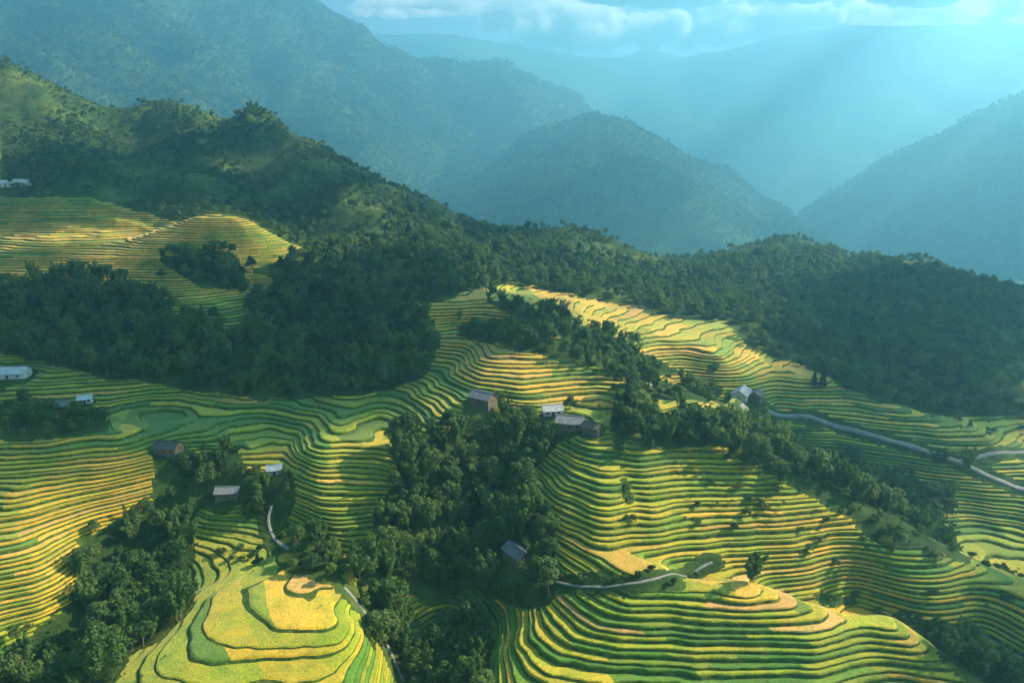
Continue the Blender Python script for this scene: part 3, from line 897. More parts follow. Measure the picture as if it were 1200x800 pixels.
def broadleaf(seed, n=1100, leaf=0.8, height=11.0, width=8.0, low=0.22):
    rng = np.random.default_rng(seed)
    lobes = []
    k = rng.integers(9, 14)
    for i in range(k):
        a = rng.random() * 2 * np.pi; zz = rng.random() ** 0.8
        r = width * 0.5 * np.sqrt(rng.random()) * (0.85 - 0.55 * abs(zz - 0.35) ** 1.2)
        rad = width * (0.16 + 0.14 * rng.random()) * (1.1 - 0.35 * zz)
        lobes.append((r * np.cos(a), r * np.sin(a), height * (low + 0.16 + (0.72 - low) * zz), rad))
    lobes = np.array(lobes)
    which = rng.choice(len(lobes), n, p=lobes[:, 3] ** 2 / (lobes[:, 3] ** 2).sum())
    d = rand_dir(rng, n); d[:, 2] = np.where(d[:, 2] < -0.35, -d[:, 2], d[:, 2])
    R = lobes[which, 3] * (0.62 + 0.48 * rng.random(n) ** 0.6)
    pos = lobes[which, :3] + d * R[:, None] * np.array([1, 1, 0.85])
    nrm = d + 0.75 * rand_dir(rng, n) + np.array([0, 0, 0.35])
    tip = rand_dir(rng, n) + np.array([0, 0, -0.3]) + 0.5 * d
    size = leaf * (0.6 + 0.8 * rng.random(n))
    crown = leaves_mesh('crown', pos, nrm, tip, size, 0.7, MAT['leaf'])
    bm = bmesh.new()
    bend = rng.normal(size=2) * 0.3
    tube(bm, [(0, 0, -1.0), (bend[0] * .4, bend[1] * .4, height * 0.2), (bend[0], bend[1], height * 0.45), (bend[0] * 1.3, bend[1] * 1.3, height * 0.72)], [0.34, 0.27, 0.18, 0.06])
    for i in range(min(5, len(lobes))):
        x, y, z, r = lobes[i]
        tube(bm, [(bend[0] * .6, bend[1] * .6, height * 0.28), (x * 0.5, y * 0.5, height * 0.28 + (z - height * .28) * 0.6), (x * .9, y * .9, z)], [0.15, 0.09, 0.03], 5)
    return crown, bm_mesh('trunk', bm, MAT['bark'])

def bamboo(seed, n=1300, culms=18, height=13.0):
    rng = np.random.default_rng(seed)
    pos, tip, nrm = [], [], []
    bm = bmesh.new()
    for c in range(culms):
        a = rng.random() * 2 * np.pi; r0 = rng.random() * 1.1
        lean = (0.10 + 0.42 * rng.random()) * height * 0.6
        h = height * (0.72 + 0.3 * rng.random())
        droop = 0.06 + 0.12 * rng.random()
        base = np.array([r0 * np.cos(a), r0 * np.sin(a), -0.5]); out = np.array([np.cos(a), np.sin(a), 0])
        def pt(t): return base + out * lean * t ** 2.2 + np.array([0, 0, h * (t - droop * t ** 5)])
        tube(bm, [tuple(pt(t)) for t in (0, 0.35, 0.6, 0.85, 1.0)], [0.06, 0.055, 0.045, 0.03, 0.012], 4)
        m = n // culms
        t = 0.26 + 0.76 * rng.random(m) ** 0.8
        P = np.array([pt(x) for x in t])
        spread = (0.22 + 0.62 * np.sin(np.pi * np.clip((t - 0.2) / 0.85, 0, 1)))[:, None]
        dd = rand_dir(rng, m) * np.array([1, 1, 0.55])
        pos.append(P + dd * spread); tip.append(dd + out * 0.4 + np.array([0, 0, -0.55])); nrm.append(rand_dir(rng, m) * 0.8 + np.array([0, 0, 0.8]) + dd * 0.5)
    pos, tip, nrm = map(np.concatenate, (pos, tip, nrm))
    size = 0.8 + 0.8 * rng.random(len(pos))
    return leaves_mesh('foliage', pos, nrm, tip, size, 0.38, MAT['bamboo']), bm_mesh('culms', bm, MAT['culm'])

def conifer(seed, n=1100, height=18.0, width=6.0):
    rng = np.random.default_rng(seed)
    t = 1 - np.sqrt(rng.random(n)) * 0.9
    tiers = np.round(t * 14) / 14 + rng.normal(size=n) * 0.012
    a = np.floor(rng.random(n) * 9) / 9 * 2 * np.pi + tiers * 31 + rng.normal(size=n) * 0.16
    rmax = width * 0.5 * (1.02 - tiers) ** 0.85
    r = rmax * np.sqrt(rng.random(n)) * (0.85 + 0.3 * rng.random(n))
    pos = np.c_[r * np.cos(a), r * np.sin(a), height * (0.10 + 0.9 * tiers) - r * 0.32]
    out = np.c_[np.cos(a), np.sin(a), np.full(n, -0.35)]
    nrm = np.array([0, 0, 1.0]) + 0.7 * rand_dir(rng, n)
    crown = leaves_mesh('crown', pos, nrm, out + 0.4 * rand_dir(rng, n), 0.7 + 0.7 * rng.random(n), 0.55, MAT['needle'])
    bm = bmesh.new()
    tube(bm, [(0, 0, -1), (0, 0, height * 0.4), (0, 0, height * 0.98)], [0.3, 0.2, 0.03])
    for i in range(10):
        z = height * (0.15 + 0.07 * i); q = i * 2.4; rr = width * 0.42 * (1 - z / height)
        tube(bm, [(0, 0, z), (rr * math.cos(q), rr * math.sin(q), z - rr * 0.3)], [0.07, 0.02], 4)
    return crown, bm_mesh('trunk', bm, MAT['bark'])

def shrub(seed, n=300, height=2.6, width=3.4):
    rng = np.random.default_rng(seed)
    lob = np.c_[rng.normal(size=(6, 2)) * width * 0.22, height * (0.3 + 0.3 * rng.random(6)), width * (0.2 + 0.12 * rng.random(6))]
    w_ = rng.integers(0, 6, n); d = rand_dir(rng, n); d[:, 2] = np.abs(d[:, 2]) - 0.15
    pos = lob[w_, :3] + d * (lob[w_, 3] * (0.6 + 0.5 * rng.random(n)))[:, None]
    me = leaves_mesh('foliage', pos, d + 0.8 * rand_dir(rng, n), rand_dir(rng, n), 0.45 + 0.45 * rng.random(n), 0.7, MAT['shrub'])
    bm = bmesh.new()
    for i in range(4):
        tube(bm, [(0, 0, -0.4), (lob[i, 0] * .5, lob[i, 1] * .5, height * .3), tuple(lob[i, :3])], [0.07, 0.05, 0.02], 4)
    return me, bm_mesh('stems', bm, MAT['bark'])

PROTO = {
 'broadleaf_tree': [broadleaf(1), broadleaf(2, height=9.5, width=8.6), broadleaf(3, height=13, width=7.2, low=0.3), broadleaf(4, height=10, width=6.4), broadleaf(5, height=8, width=7.4, low=0.12), broadleaf(6, height=12, width=9.5)],
 'bamboo_clump': [bamboo(11, culms=14), bamboo(12, culms=10, height=12), bamboo(13, 1500, culms=20, height=15), bamboo(14, 900, culms=7, height=13)],
 'conifer_tree': [conifer(21), conifer(22, height=15, width=5.4)],
 'shrub': [shrub(31), shrub(32, height=2.1, width=4.2), shrub(33, height=3.2, width=2.8)],
}
PART = {'broadleaf_tree': ('crown', 'trunk'), 'bamboo_clump': ('foliage', 'culms'), 'conifer_tree': ('crown', 'trunk'), 'shrub': ('foliage', 'stems')}
CATG = {'broadleaf_tree': 'tree', 'bamboo_clump': 'bamboo', 'conifer_tree': 'conifer', 'shrub': 'bush'}

def plant(kind, i, x, y, zb, sc, rz, label, group):
    e = bpy.data.objects.new(kind, None)
    COL.objects.link(e)
    e.location = (x, y, zb); e.rotation_euler = (0, 0, rz); e.scale = (sc, sc, sc * random.uniform(0.9, 1.12))
    e.empty_display_size = 0.5
    e['label'] = label; e['category'] = CATG[kind]
    if group: e['group'] = group
    for nm, me in zip(PART[kind], PROTO[kind][i]):
        o = bpy.data.objects.new(nm, me); COL.objects.link(o); o.parent = e
    return e

WHERE = {'left gully': 'in the gully below the golden dome terraces', 'centre': 'in the big wood below the hamlet', 'centre low': 'in the strip of wood along the gully footpath',
 'path side': 'in the clump round the little hut', 'path hedge': 'in the thicket beside the winding footpath', 'field edge': 'around the dark roofed house', 'left belt': 'in the dark wood belt above the shaded terraces',
 'farm left': 'by the houses in the dark field', 'hill edge': 'at the end of the upper golden terraces', 'ridge': 'on the wooded ridge behind the terraced hill', 'tree line': 'in the tree line beside the golden terraced hill',
 'tree line 2': 'in the upper tree line between golden terraces', 'far right ridge': 'on the hazy wooded slope across the valley', 'village': 'beside the hamlet houses', 'village left': 'above the big wood near the grey house',
 'valley': 'in the shaded valley behind the main terrace spur', 'bottom right': 'in the dark gully under the front spur'}
BAMBOO_SHARE = {'left gully': 0.35, 'centre': 0.42, 'centre low': 0.4, 'left belt': 0.35, 'valley': 0.5, 'tree line': 0.45, 'tree line 2': 0.4, 'ridge': 0.25, 'bottom right': 0.4, 'path hedge': 0.3, 'far right ridge': 0.3}
LOOK = {'broadleaf_tree': ['round crowned tree', 'broad spreading tree', 'tall high crowned tree', 'slim tree', 'low squat tree', 'wide tall tree'],
        'bamboo_clump': ['feathery bamboo clump', 'loose bamboo clump', 'tall dense bamboo clump', 'sparse few stemmed bamboo clump']}
def size_word(s):
    return 'small ' if s < 0.78 else 'large ' if s > 1.0 else ''

# candidates on a jittered grid
gx, gy = np.meshgrid(np.arange(-700, 700, 5.0), np.arange(115, 960, 5.0))
gx = gx.ravel() + RNG.uniform(-2.3, 2.3, gx.size); gy = gy.ravel() + RNG.uniform(-2.3, 2.3, gy.size)
keep = np.abs(gx / gy) < 1.0
gx, gy = gx[keep], gy[keep]
gz = land_at(gx, gy)
gu, gv, gdep = project(gx, gy, gz)
_, gvc, _ = project(gx, gy, gz + 7.0)
region = np.full(len(gx), '', dtype=object)
bc = behind_crest(gx, gy)
for nm, (poly, y0, y1) in WOODS.items():
    ok = in_poly(gu, gvc, poly) & (gy > y0) & (gy < y1) & (region == '')
    if nm in ('valley',): ok &= bc & behind_crest(gx, gy - 18 * smooth01(45, 95, gx))
    region[ok] = nm
clear = np.full(len(gx), 1e9)
for pts, wd, _ in LANES: clear = np.minimum(clear, seg_dist(gx, gy, pts) - wd / 2 - 1.5)
for (hx, hy), h in zip(HOUSE_AT, HOUSES):
    clear = np.minimum(clear, np.hypot(gx - hx, gy - hy) - 0.75 * h[2])
    clear = np.minimum(clear, np.hypot(gx - hx * 0.965, gy - hy * 0.965) - 0.55 * h[2])   # open yard on the downhill side
wood = (region != '') & (clear > 0)
gap = fbm(gx / 30, gy / 30, 2, 91)
wood &= ~((region == 'ridge') & (gap < -0.45)) & ~((region == 'far right ridge') & (gap < -0.35))
spacing_keep = (RNG.random(len(gx)) < np.where(gy < 420, 0.76, 0.78)) | np.isin(region, ['centre', 'centre low'])
wood &= spacing_keep
wi = np.nonzero(wood)[0]

def sight(x, y, zt):
    """is the point (x, y, zt) in the drone's line of sight over the land"""
    vis = np.ones(len(x), bool)
    for t in np.linspace(0.35, 0.97, 60):
        vis &= land_at(x * t, y * t) < CAM_Z + (zt - CAM_Z) * t
    return vis

kind_r = RNG.random(len(wi))
share = np.array([BAMBOO_SHARE.get(r, 0.15) for r in region[wi]])
kinds = np.where(kind_r < share, 'bamboo_clump', 'broadleaf_tree')
scales = np.where(kinds == 'bamboo_clump', RNG.uniform(0.65, 1.2, len(wi)), 0.55 + 0.8 * RNG.random(len(wi)) ** 1.5)
small = np.isin(region[wi], ['path side', 'path hedge', 'field edge', 'farm left', 'hill edge', 'village left', 'tree line', 'tree line 2'])
scales = np.where(small, scales * 0.78, scales)
scales = np.where(np.isin(region[wi], ['ridge', 'far right ridge']), scales * 0.8, scales)
inside = (gu[wi] > -15) & (gu[wi] < 1215) & (gvc[wi] > 150) & (gvc[wi] < 815)
vis = inside & sight(gx[wi], gy[wi], gz[wi] + 8 * scales)
size_on = np.where(vis, scales / gdep[wi], 0)
as_thing = np.zeros(len(wi), bool)
for kd, cap in (('broadleaf_tree', 285), ('bamboo_clump', 285)):
    s_ = np.where(kinds == kd, size_on, 0)
    o_ = np.argsort(-s_)[:cap]
    as_thing[o_[s_[o_] > 0]] = True
for j in np.nonzero(as_thing)[0]:
    g = wi[j]; kd = str(kinds[j])
    pi_ = random.randrange(len(PROTO[kd]))
    lb_ = size_word(scales[j]) + LOOK[kd][pi_] + ' ' + WHERE[region[g]]
    plant(kd, pi_, gx[g], gy[g], gz[g] - 0.3, float(scales[j]), random.uniform(0, 6.28), lb_, lb_)

def one(kind, i, u, v, sc, label, group=None):
    x, y = hit(u, v, land_at)
    return plant(kind, i, x, y, float(land_at(x, y)) - 0.3, sc, random.uniform(0, 6), label, group)
one('bamboo_clump', 3, 881, 684, 1.15, 'tall lone bamboo clump standing on the crest of the front spur')
one('conifer_tree', 0, 735, 498, 1.15, 'tall dark conifer beside the hamlet houses, largest there')
one('conifer_tree', 1, 722, 500, 0.9, 'smaller conifer close to the tall dark one by the hamlet')
for (u, v, sc) in ((953, 455, 0.75), (963, 456, 0.9)):
    one('conifer_tree', 1, u, v, sc, 'dark conifer of the pair on the bright green knoll', 'conifer pair on the knoll')
one('conifer_tree', 0, 133, 335, 0.75, 'pointed dark conifer in front of the upper golden terraces')
one('broadleaf_tree', 1, 835, 446, 0.9, 'dark round tree standing free above the blue grey farmhouse')
one('broadleaf_tree', 4, 668, 480, 0.8, 'round olive bush tree between the pale and grey roofs')
one('bamboo_clump', 1, 768, 458, 0.75, 'bamboo clump by the pale lane below the golden hill')
one('bamboo_clump', 3, 1098, 548, 0.9, 'slender bamboo clump where the valley lane forks')
one('bamboo_clump', 2, 1132, 556, 0.9, 'bushy bamboo clump beside the valley lane')
one('broadleaf_tree', 0, 1047, 645, 1.0, 'pale green tree rising behind the main spur crest')
one('broadleaf_tree', 3, 190, 330, 0.8, 'slender tree on the edge of the upper golden terraces')

# bushes on the banks and rough ground
sx_, sy_ = np.meshgrid(np.arange(-420, 420, 4.0), np.arange(118, 640, 4.0))
sx_ = sx_.ravel() + RNG.uniform(-2, 2, sx_.size); sy_ = sy_.ravel() + RNG.uniform(-2, 2, sy_.size)
k_ = np.abs(sx_ / sy_) < 0.95
sx_, sy_ = sx_[k_], sy_[k_]
sz_ = land_at(sx_, sy_)
su, sv, sdep = project(sx_, sy_, sz_)
rough = np.zeros(len(sx_), bool)
for poly, y0, y1 in OPEN_SLOPE[2:]: rough |= in_poly(su, sv, poly)
for nm in WOODS: rough |= in_poly(su, sv - 2.5 * F / sdep, WOODS[nm][0]) & (RNG.random(len(sx_)) < 0.35)
for poly in ([(800,640),(840,640),(850,670),(800,680)], [(820,560),(870,575),(960,600),(1000,625),(960,620),(880,590)], [(900,625),(970,640),(990,665),(920,660)], [(30,520),(60,515),(45,540)], [(85,590),(105,585),(110,600)],
             [(640,440),(700,440),(720,420),(690,430)], [(700,470),(760,480),(760,500),(700,500)], [(250,640),(320,640),(330,670),(260,665)]):
    rough |= in_poly(su, sv, poly) & (RNG.random(len(sx_)) < 0.55)
sclear = np.full(len(sx_), 1e9)
for pts, wd, _ in LANES: sclear = np.minimum(sclear, seg_dist(sx_, sy_, pts) - wd / 2 - 1.2)
for (hx, hy), h in zip(HOUSE_AT, HOUSES): sclear = np.minimum(sclear, np.hypot(sx_ - hx, sy_ - hy) - 0.7 * h[2])
rough &= (sclear > 0) & (RNG.random(len(sx_)) < 0.8)
# and scattered ones on terrace banks
rough |= (RNG.random(len(sx_)) < 0.45) & behind_crest(sx_, sy_ - 2) & ~behind_crest(sx_, sy_ - 30) & (sclear > 0)
weeds = (RNG.random(len(sx_)) < 0.014) & (sclear > 0) & (sy_ < 430) & ~rough
rough |= weeds
ri = np.nonzero(rough)[0]
rvis = (su[ri] > 0) & (su[ri] < 1200) & (sv[ri] < 800) & sight(sx_[ri], sy_[ri], sz_[ri] + 2)
rs = np.where(weeds[ri], RNG.uniform(0.18, 0.42, len(ri)), RNG.uniform(0.5, 1.05, len(ri)))
ro = np.argsort(-np.where(rvis, rs / sdep[ri], 0))[:260]
ro = ro[rvis[ro]]
shrub_thing = np.zeros(len(ri), bool); shrub_thing[ro] = True
for j in ro:
    g = ri[j]
    inw = [nm for nm in WOODS if in_poly(su[g:g + 1], sv[g:g + 1] - 2.5 * F / sdep[g], WOODS[nm][0])[0]]
    wh_ = WHERE[inw[0]] if inw else 'on the banks between the rice terraces'
    si_ = random.randrange(3)
    plant('shrub', si_, sx_[g], sy_[g], sz_[g], float(rs[j]), random.uniform(0, 6.28), ['low rounded bush ', 'low spreading bush ', 'upright bush '][si_] + wh_, ['low rounded bush ', 'low spreading bush ', 'upright bush '][si_] + wh_)

# ---------------------------------------------------------------- the woods beyond: too many to count
FAR_CROWN = [broadleaf(41, 170, 1.9, 10, 8)[0], broadleaf(42, 170, 1.9, 12, 7)[0], broadleaf(43, 150, 1.8, 8, 8)[0], bamboo(44, 200, 8, 12)[0], shrub(45, 60, 3, 4)[0]]
for me in FAR_CROWN[:4]: pass
SRC = []
def scatter_group(name, meshes):
    ng = bpy.data.node_groups.new(name, 'GeometryNodeTree')
    ng.interface.new_socket('Geometry', in_out='INPUT', socket_type='NodeSocketGeometry')
    ng.interface.new_socket('Geometry', in_out='OUTPUT', socket_type='NodeSocketGeometry')
    N = ng.nodes.new
    gi, go = N('NodeGroupInput'), N('NodeGroupOutput')
    join = N('GeometryNodeJoinGeometry')
    for me in reversed(meshes):
        o = bpy.data.objects.new('foliage_source', me)
        SRC.append(o)
        oi = N('GeometryNodeObjectInfo'); oi.inputs['Object'].default_value = o; oi.inputs['As Instance'].default_value = True
        ng.links.new(oi.outputs['Geometry'], join.inputs[0])
    ip = N('GeometryNodeInstanceOnPoints'); ip.inputs['Pick Instance'].default_value = True
    def attr(nm, typ):
        a = N('GeometryNodeInputNamedAttribute'); a.data_type = typ; a.inputs[0].default_value = nm
        return a.outputs[0]
    ng.links.new(gi.outputs[0], ip.inputs['Points'])
    ng.links.new(join.outputs[0], ip.inputs['Instance'])
    ng.links.new(attr('kind_index', 'INT'), ip.inputs['Instance Index'])
    ng.links.new(attr('turn', 'FLOAT_VECTOR'), ip.inputs['Rotation'])
    ng.links.new(attr('size', 'FLOAT_VECTOR'), ip.inputs['Scale'])
    ng.links.new(ip.outputs[0], go.inputs[0])
    return ng
def scatter(name, group, P, idx, size, label, category):
    me = bpy.data.meshes.new(name)
    me.vertices.add(len(P)); me.vertices.foreach_set('co', np.asarray(P, np.float32).ravel())
    a = me.attributes.new('kind_index', 'INT', 'POINT'); a.data.foreach_set('value', np.asarray(idx, np.int32))
    r = np.zeros((len(P), 3), np.float32); r[:, 2] = RNG.uniform(0, 6.28, len(P))
    a = me.attributes.new('turn', 'FLOAT_VECTOR', 'POINT'); a.data.foreach_set('vector', r.ravel())
    s = np.repeat(np.asarray(size, np.float32)[:, None], 3, 1)
    s[:, 2] *= RNG.uniform(0.85, 1.2, len(P))
    a = me.attributes.new('size', 'FLOAT_VECTOR', 'POINT'); a.data.foreach_set('vector', s.ravel())
    o = link(name, me, None, label=label, category=category, kind='stuff')
    md = o.modifiers.new('scatter', 'NODES'); md.node_group = group
    return o
NEAR_SET = [p[0] for p in PROTO['broadleaf_tree']] + [p[0] for p in PROTO['bamboo_clump']]
near_ng = scatter_group('near_wood', NEAR_SET)
far_ng = scatter_group('far_wood', FAR_CROWN)
rest_i = np.nonzero(~as_thing)[0]
ri2 = wi[rest_i]
bam = kinds[rest_i] == 'bamboo_clump'
scatter('woodland', near_ng, np.c_[gx[ri2], gy[ri2], gz[ri2] - 0.3], np.where(bam, 6 + RNG.integers(0, 4, len(ri2)), RNG.integers(0, 6, len(ri2))), scales[rest_i], 'mass of further trees and bamboo on slopes behind the terraces', 'woodland')
# undergrowth: bushes not counted one by one, and rough scrub on the open hills
bi = ri[~shrub_thing]
hx_, hy_ = np.meshgrid(np.arange(-900, 600, 3.8), np.arange(440, 965, 3.8))
hx_ = hx_.ravel() + RNG.uniform(-1.9, 1.9, hx_.size); hy_ = hy_.ravel() + RNG.uniform(-1.9, 1.9, hy_.size)
k_ = np.abs(hx_ / hy_) < 1.0
hx_, hy_ = hx_[k_], hy_[k_]; hz_ = land_at(hx_, hy_)
hu, hv, hd_ = project(hx_, hy_, hz_)
hill = np.zeros(len(hx_), bool)
for poly, y0, y1 in OPEN_SLOPE[:2]: hill |= in_poly(hu, hv, poly) & (hy_ > y0)
hill |= (hy_ > 650) | ((hy_ > 515) & (hu > 330))
dens = 0.75 + 0.8 * fbm(hx_ / 70, hy_ / 70, 3, 95)
hill &= RNG.random(len(hx_)) < np.clip(dens, 0.2, 1.0)
hi_ = np.nonzero(hill)[0]
big = RNG.random(len(hi_)) < np.clip(0.25 + 0.9 * fbm(hx_[hi_] / 90, hy_[hi_] / 90, 2, 97), 0.03, 0.8)
PP = np.r_[np.c_[sx_[bi], sy_[bi], sz_[bi]], np.c_[hx_[hi_], hy_[hi_], hz_[hi_] - 0.5]]
ii = np.r_[np.full(len(bi), 4), np.where(big, RNG.integers(0, 3, len(hi_)), 4)]
sz2 = np.r_[rs[~shrub_thing], np.where(big, RNG.uniform(0.4, 0.75, len(hi_)), RNG.uniform(0.35, 1.1, len(hi_)))]
scatter('undergrowth', far_ng, PP, ii, sz2, 'scrub and small trees dotted over open hillsides and banks', 'undergrowth')
# forest on the mountains
FOREST_LABEL = ['forest cover on the rounded hill in the mist', 'forest cover on the broad shouldered mountain', 'forest cover on the high mountainside with spurs', 'forest cover on the blue shadowed slope', None]
for (xs, ys, H), lb, sp in zip(MOUNTAINS, FOREST_LABEL, (11.5, 15.0, 14.0, 17.0, 0)):
    if not lb: continue
    fx, fy = np.meshgrid(np.arange(xs[0] + 5, xs[-1] - 5, sp), np.arange(ys[0] + 5, ys[-1] - 5, sp))
    fx = fx.ravel() + RNG.uniform(-sp / 2, sp / 2, fx.size); fy = fy.ravel() + RNG.uniform(-sp / 2, sp / 2, fy.size)
    ci, cj = (fx - xs[0]) / (xs[1] - xs[0]), (fy - ys[0]) / (ys[1] - ys[0])
    i0 = np.clip(ci.astype(int), 0, len(xs) - 2); j0 = np.clip(cj.astype(int), 0, len(ys) - 2)
    a, b = np.clip(ci - i0, 0, 1), np.clip(cj - j0, 0, 1)
    fz = H[j0, i0] * (1 - a) * (1 - b) + H[j0, i0 + 1] * a * (1 - b) + H[j0 + 1, i0] * (1 - a) * b + H[j0 + 1, i0 + 1] * a * b
    fu, fv, fd = project(fx, fy, fz)
    k = (fu > -160) & (fu < 1360) & (fv > -60) & (fz > -300) & (RNG.random(len(fx)) < np.clip(0.95 + 0.6 * fbm(fx / 210, fy / 210, 3, 99), 0.3, 1))
    # leave out the far sides that nobody sees
    gjy, gjx = np.gradient(H, ys, xs)
    facing = -(gjx[j0, i0] * (-fx) + gjy[j0, i0] * (-fy)) / np.hypot(fx, fy)
    slope_up = (fz - CAM_Z) / np.hypot(fx, fy)
    k &= facing > -slope_up - 0.45
    fx, fy, fz = fx[k], fy[k], fz[k]
    scatter('forest', far_ng, np.c_[fx, fy, fz - 1.5], RNG.integers(0, 4, len(fx)), (0.5 + 0.85 * RNG.random(len(fx)) ** 1.6) * sp / 7.5 * (1 + 0.3 * fbm(fx / 300, fy / 300, 2, 77)), lb, 'forest')
    print('forest', lb, len(fx))
# ---------------------------------------------------------------- ground under and beyond everything
# the hillside goes on, unfarmed, on both sides of the terraces and under the drone
ox, oy = np.meshgrid(np.arange(-1300, 1301, 20.0), np.arange(-500, 1001, 20.0))
oh = base_height(ox, oy)
edge = np.maximum(np.abs(ox) - 1.0 * np.maximum(oy, 60), 112 - oy)
oh = np.where(oy < 112, -36 + 8 * perlin(ox / 150, oy / 150, 7), oh)
oh = np.clip(oh, -62, np.where(ox > 0, 60, 230)) + np.clip(edge / 40, 0, 1) * 6 * fbm(ox / 120, oy / 120, 3, 8)
oh = np.where(edge < 12, np.minimum(oh, oh - 9), oh)
oh = np.where(edge < -25, -66, oh)
link('hillside', mesh_from('hillside', np.stack([ox, oy, np.maximum(oh, -68)], -1).reshape(-1, 3), grid_faces(*ox.shape), True), MAT['slope'], kind='structure')
vx, vy = np.meshgrid(np.linspace(-13500, 13500, 61), np.r_[-1500, 0, np.linspace(900, 3600, 28), 6000, 9000, 13500])
vz = -72 - 408 * smooth01(1000, 3400, vy)                     # the valley floor falls away behind the near ridges
link('ground', mesh_from('ground', np.stack([vx, vy, vz], -1).reshape(-1, 3), grid_faces(*vx.shape), True), MAT['slope'], kind='structure')

# ---------------------------------------------------------------- clouds: a broken deck just above the summits
def m_cloud(name, dens):
    m = bpy.data.materials.new(name); m.use_nodes = True
    t = m.node_tree; t.nodes.clear()
    v = t.nodes.new('ShaderNodeVolumePrincipled'); o = t.nodes.new('ShaderNodeOutputMaterial')
    v.inputs['Color'].default_value = (0.98, 0.98, 0.98, 1); v.inputs['Density'].default_value = dens; v.inputs['Anisotropy'].default_value = 0.2
    t.links.new(v.outputs[0], o.inputs['Volume'])
    return m
MAT['cloud'] = m_cloud('cloud', 0.05)
def m_cloud_bank():
    m = m_cloud('cloud_bank', 0.02)
    t = m.node_tree; v = t.nodes['Principled Volume']
    g = t.nodes.new('ShaderNodeNewGeometry')
    n1 = t.nodes.new('ShaderNodeTexNoise'); n1.inputs['Scale'].default_value = 0.0031; n1.inputs['Detail'].default_value = 5; n1.inputs['Roughness'].default_value = 0.6
    t.links.new(g.outputs['Position'], n1.inputs['Vector'])
    mr = t.nodes.new('ShaderNodeMapRange'); mr.inputs['From Min'].default_value = 0.43; mr.inputs['From Max'].default_value = 0.70; mr.inputs['To Max'].default_value = 0.018
    t.links.new(n1.outputs['Fac'], mr.inputs['Value']); t.links.new(mr.outputs[0], v.inputs['Density'])
    return m
MAT['cloud_bank'] = m_cloud_bank()
ctex = bpy.data.textures.new('cloud_billows', 'CLOUDS'); ctex.noise_scale = 110; ctex.noise_depth = 4
ICO = bmesh.new(); bmesh.ops.create_icosphere(ICO, subdivisions=2, radius=1.0)
ICO_V = np.array([v.co[:] for v in ICO.verts]); ICO_F = np.array([[v.index for v in f.verts] for f in ICO.faces]); ICO.free()
CLOUD_BASE = 1520.0
def cloud(cx, cy, lx, ly, hz, seed, label, group, base=CLOUD_BASE, turn=0.0, voxel=16.0, mat='cloud'):
    rng = np.random.default_rng(seed)
    n = int(12 + lx * ly / 7000); n = min(n, 60)
    V, Fc = [], []
    for i in range(n):
        a, r = rng.random() * 6.283, np.sqrt(rng.random())
        x, y = r * np.cos(a) * lx * 0.5, r * np.sin(a) * ly * 0.5
        rad = min(lx, ly) * (0.16 + 0.16 * rng.random()) * (1.15 - 0.5 * r)
        z = hz * 0.25 + rng.random() * hz * 0.55 * (1 - r * r)
        V.append(ICO_V * np.array([rad, rad, min(rad, hz * 0.45) * 0.8]) + np.array([x, y, z])); Fc.append(ICO_F + len(ICO_V) * i)
    V = np.concatenate(V); V[:, 2] = np.maximum(V[:, 2], 6 + 8 * rng.random(len(V)))
    o = link('cloud', mesh_from('cloud', V, np.concatenate(Fc)), MAT[mat], label=label, category='cloud', group=group)
    o.location = (cx, cy, base); o.rotation_euler = (0, 0, turn)
    rm = o.modifiers.new('merge', 'REMESH'); rm.mode = 'VOXEL'; rm.voxel_size = voxel
    dm = o.modifiers.new('billow', 'DISPLACE'); dm.texture = ctex; dm.strength = min(40.0, hz * 0.35); dm.mid_level = 0.62; dm.texture_coords = 'LOCAL'
    return o
BANK = 'white cloud bank over the far mountain wall'
for i, (u, v, y, lx, ly, hz) in enumerate(((700,38,3550,700,300,240),(830,34,3600,720,320,260),(960,26,3550,720,330,240),(1100,10,3350,640,330,180),(1220,8,3300,560,320,160),(620,14,3700,420,300,220),(470,10,3900,420,300,70),(760,-10,3900,800,400,260),(1360,4,3200,560,320,180),(540,4,3800,300,260,90),(980,-20,3900,900,400,260),(900,0,3700,700,300,260))):
    y, lx, ly, hz = y * 2.6, lx * 3.2, ly * 3.0, hz * 2.7
    p = at_y(u, v, y)
    cloud(p[0], y, lx, ly, hz, 500 + i, BANK, 'cloud bank', base=max(CLOUD_BASE, p[2] - hz * 0.4), voxel=34.0, mat='cloud_bank')
def shade(gx_, gy_, lx, ly, hz, seed, turn=0.0, zc=1575.0, gz_=20.0):
    """a cloud of the deck that stands between the sun and the ground point (gx_, gy_)"""
    k = (zc - gz_) / SUN_DIR.z
    cloud(gx_ + SUN_DIR.x * k, gy_ + SUN_DIR.y * k, lx, ly, hz, seed, 'cloud of the broken deck placed out of view to shade the land', 'broken cloud deck', turn=turn, voxel=12.0)
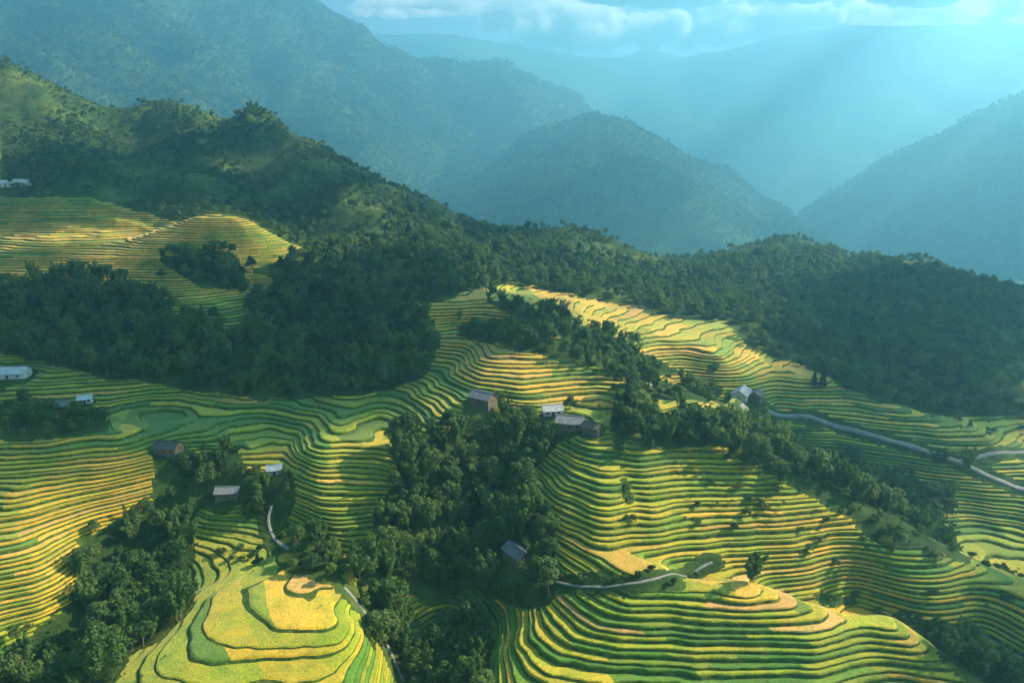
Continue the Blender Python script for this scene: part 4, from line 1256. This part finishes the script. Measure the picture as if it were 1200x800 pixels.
for i, (a, b, lx, ly, hz, tn, gz_) in enumerate((
    (-195, 345, 380, 200, 140, 0.05, 25), (-420, 390, 260, 150, 120, 0.1, 40), (-290, 640, 360, 220, 150, 0.4, 120), (-30, 640, 260, 130, 130, -0.2, 60),
    (300, 475, 250, 290, 150, 0.2, 10), (-620, 1230, 330, 120, 150, 0.7, 350), (-300, 1500, 280, 130, 150, 0.9, 400), (-950, 1500, 380, 130, 150, 0.6, 500), (560, 640, 400, 240, 160, 0.1, 20), (190, 178, 150, 110, 120, 0.3, -30), (195, 308, 280, 150, 130, -0.25, -15), (-235, 318, 400, 140, 120, 0.0, 10), (-750, 900, 400, 240, 150, 0.2, 150),
    (150, 1150, 300, 240, 140, 0.4, 100), (850, 1150, 640, 450, 160, 0, 150), (700, 1650, 650, 420, 160, 0.5, 150),
    (1900, 2300, 700, 400, 160, 0.1, 200), (900, 3000, 600, 330, 160, 0.6, 300), (2100, 1500, 700, 500, 170, 0.2, 100), (1250, 1500, 560, 420, 160, 0.1, 150), (1000, 780, 420, 330, 150, 0.3, 50), (400, 2900, 700, 420, 170, 0.1, 300), (-200, 3000, 700, 420, 170, 0.1, 300))):
    if b > 1000: a, b, lx, ly = a * 1.92, b * 1.92, lx * 1.9, ly * 1.9
    shade(a, b, lx, ly, hz, 600 + i, tn, 1575 + 10 * (i % 3), gz_)

for i, (cx_, cy_, lx, ly) in enumerate(((2900,4000,900,800),(3350,5300,1000,900),(4050,7300,1200,900),(3650,6300,1000,800),(4900,4000,1000,900),(5600,5200,1000,900),(6050,6300,1000,900),(6900,7300,1200,1000),(4400,2900,1000,800),(3500,2700,800,700))):  # clouds added on either side of a gap, to shape the light shafts
    cloud(cx_, cy_, lx, ly, 230, 700 + i, 'cloud of the broken deck placed out of view to shade the land', 'broken cloud deck', turn=0.3 * i, voxel=22.0, mat='cloud_bank')

# ---------------------------------------------------------------- haze in the valley air
bm = bmesh.new(); box_bm(bm, -13600, 13600, -1600, 13600, -484.0, 1502.0)
hz_me = bpy.data.meshes.new('haze'); bm.to_mesh(hz_me); bm.free()
hm = bpy.data.materials.new('haze'); hm.use_nodes = True
t = hm.node_tree; t.nodes.clear()
vp = t.nodes.new('ShaderNodeVolumePrincipled'); mo = t.nodes.new('ShaderNodeOutputMaterial')
vp.inputs['Color'].default_value = (0.26, 0.67, 0.90, 1)
vp.inputs['Density'].default_value = 0.00028
vp.inputs['Anisotropy'].default_value = 0.58
t.links.new(vp.outputs[0], mo.inputs['Volume'])
link('haze', hz_me, hm, kind='stuff')
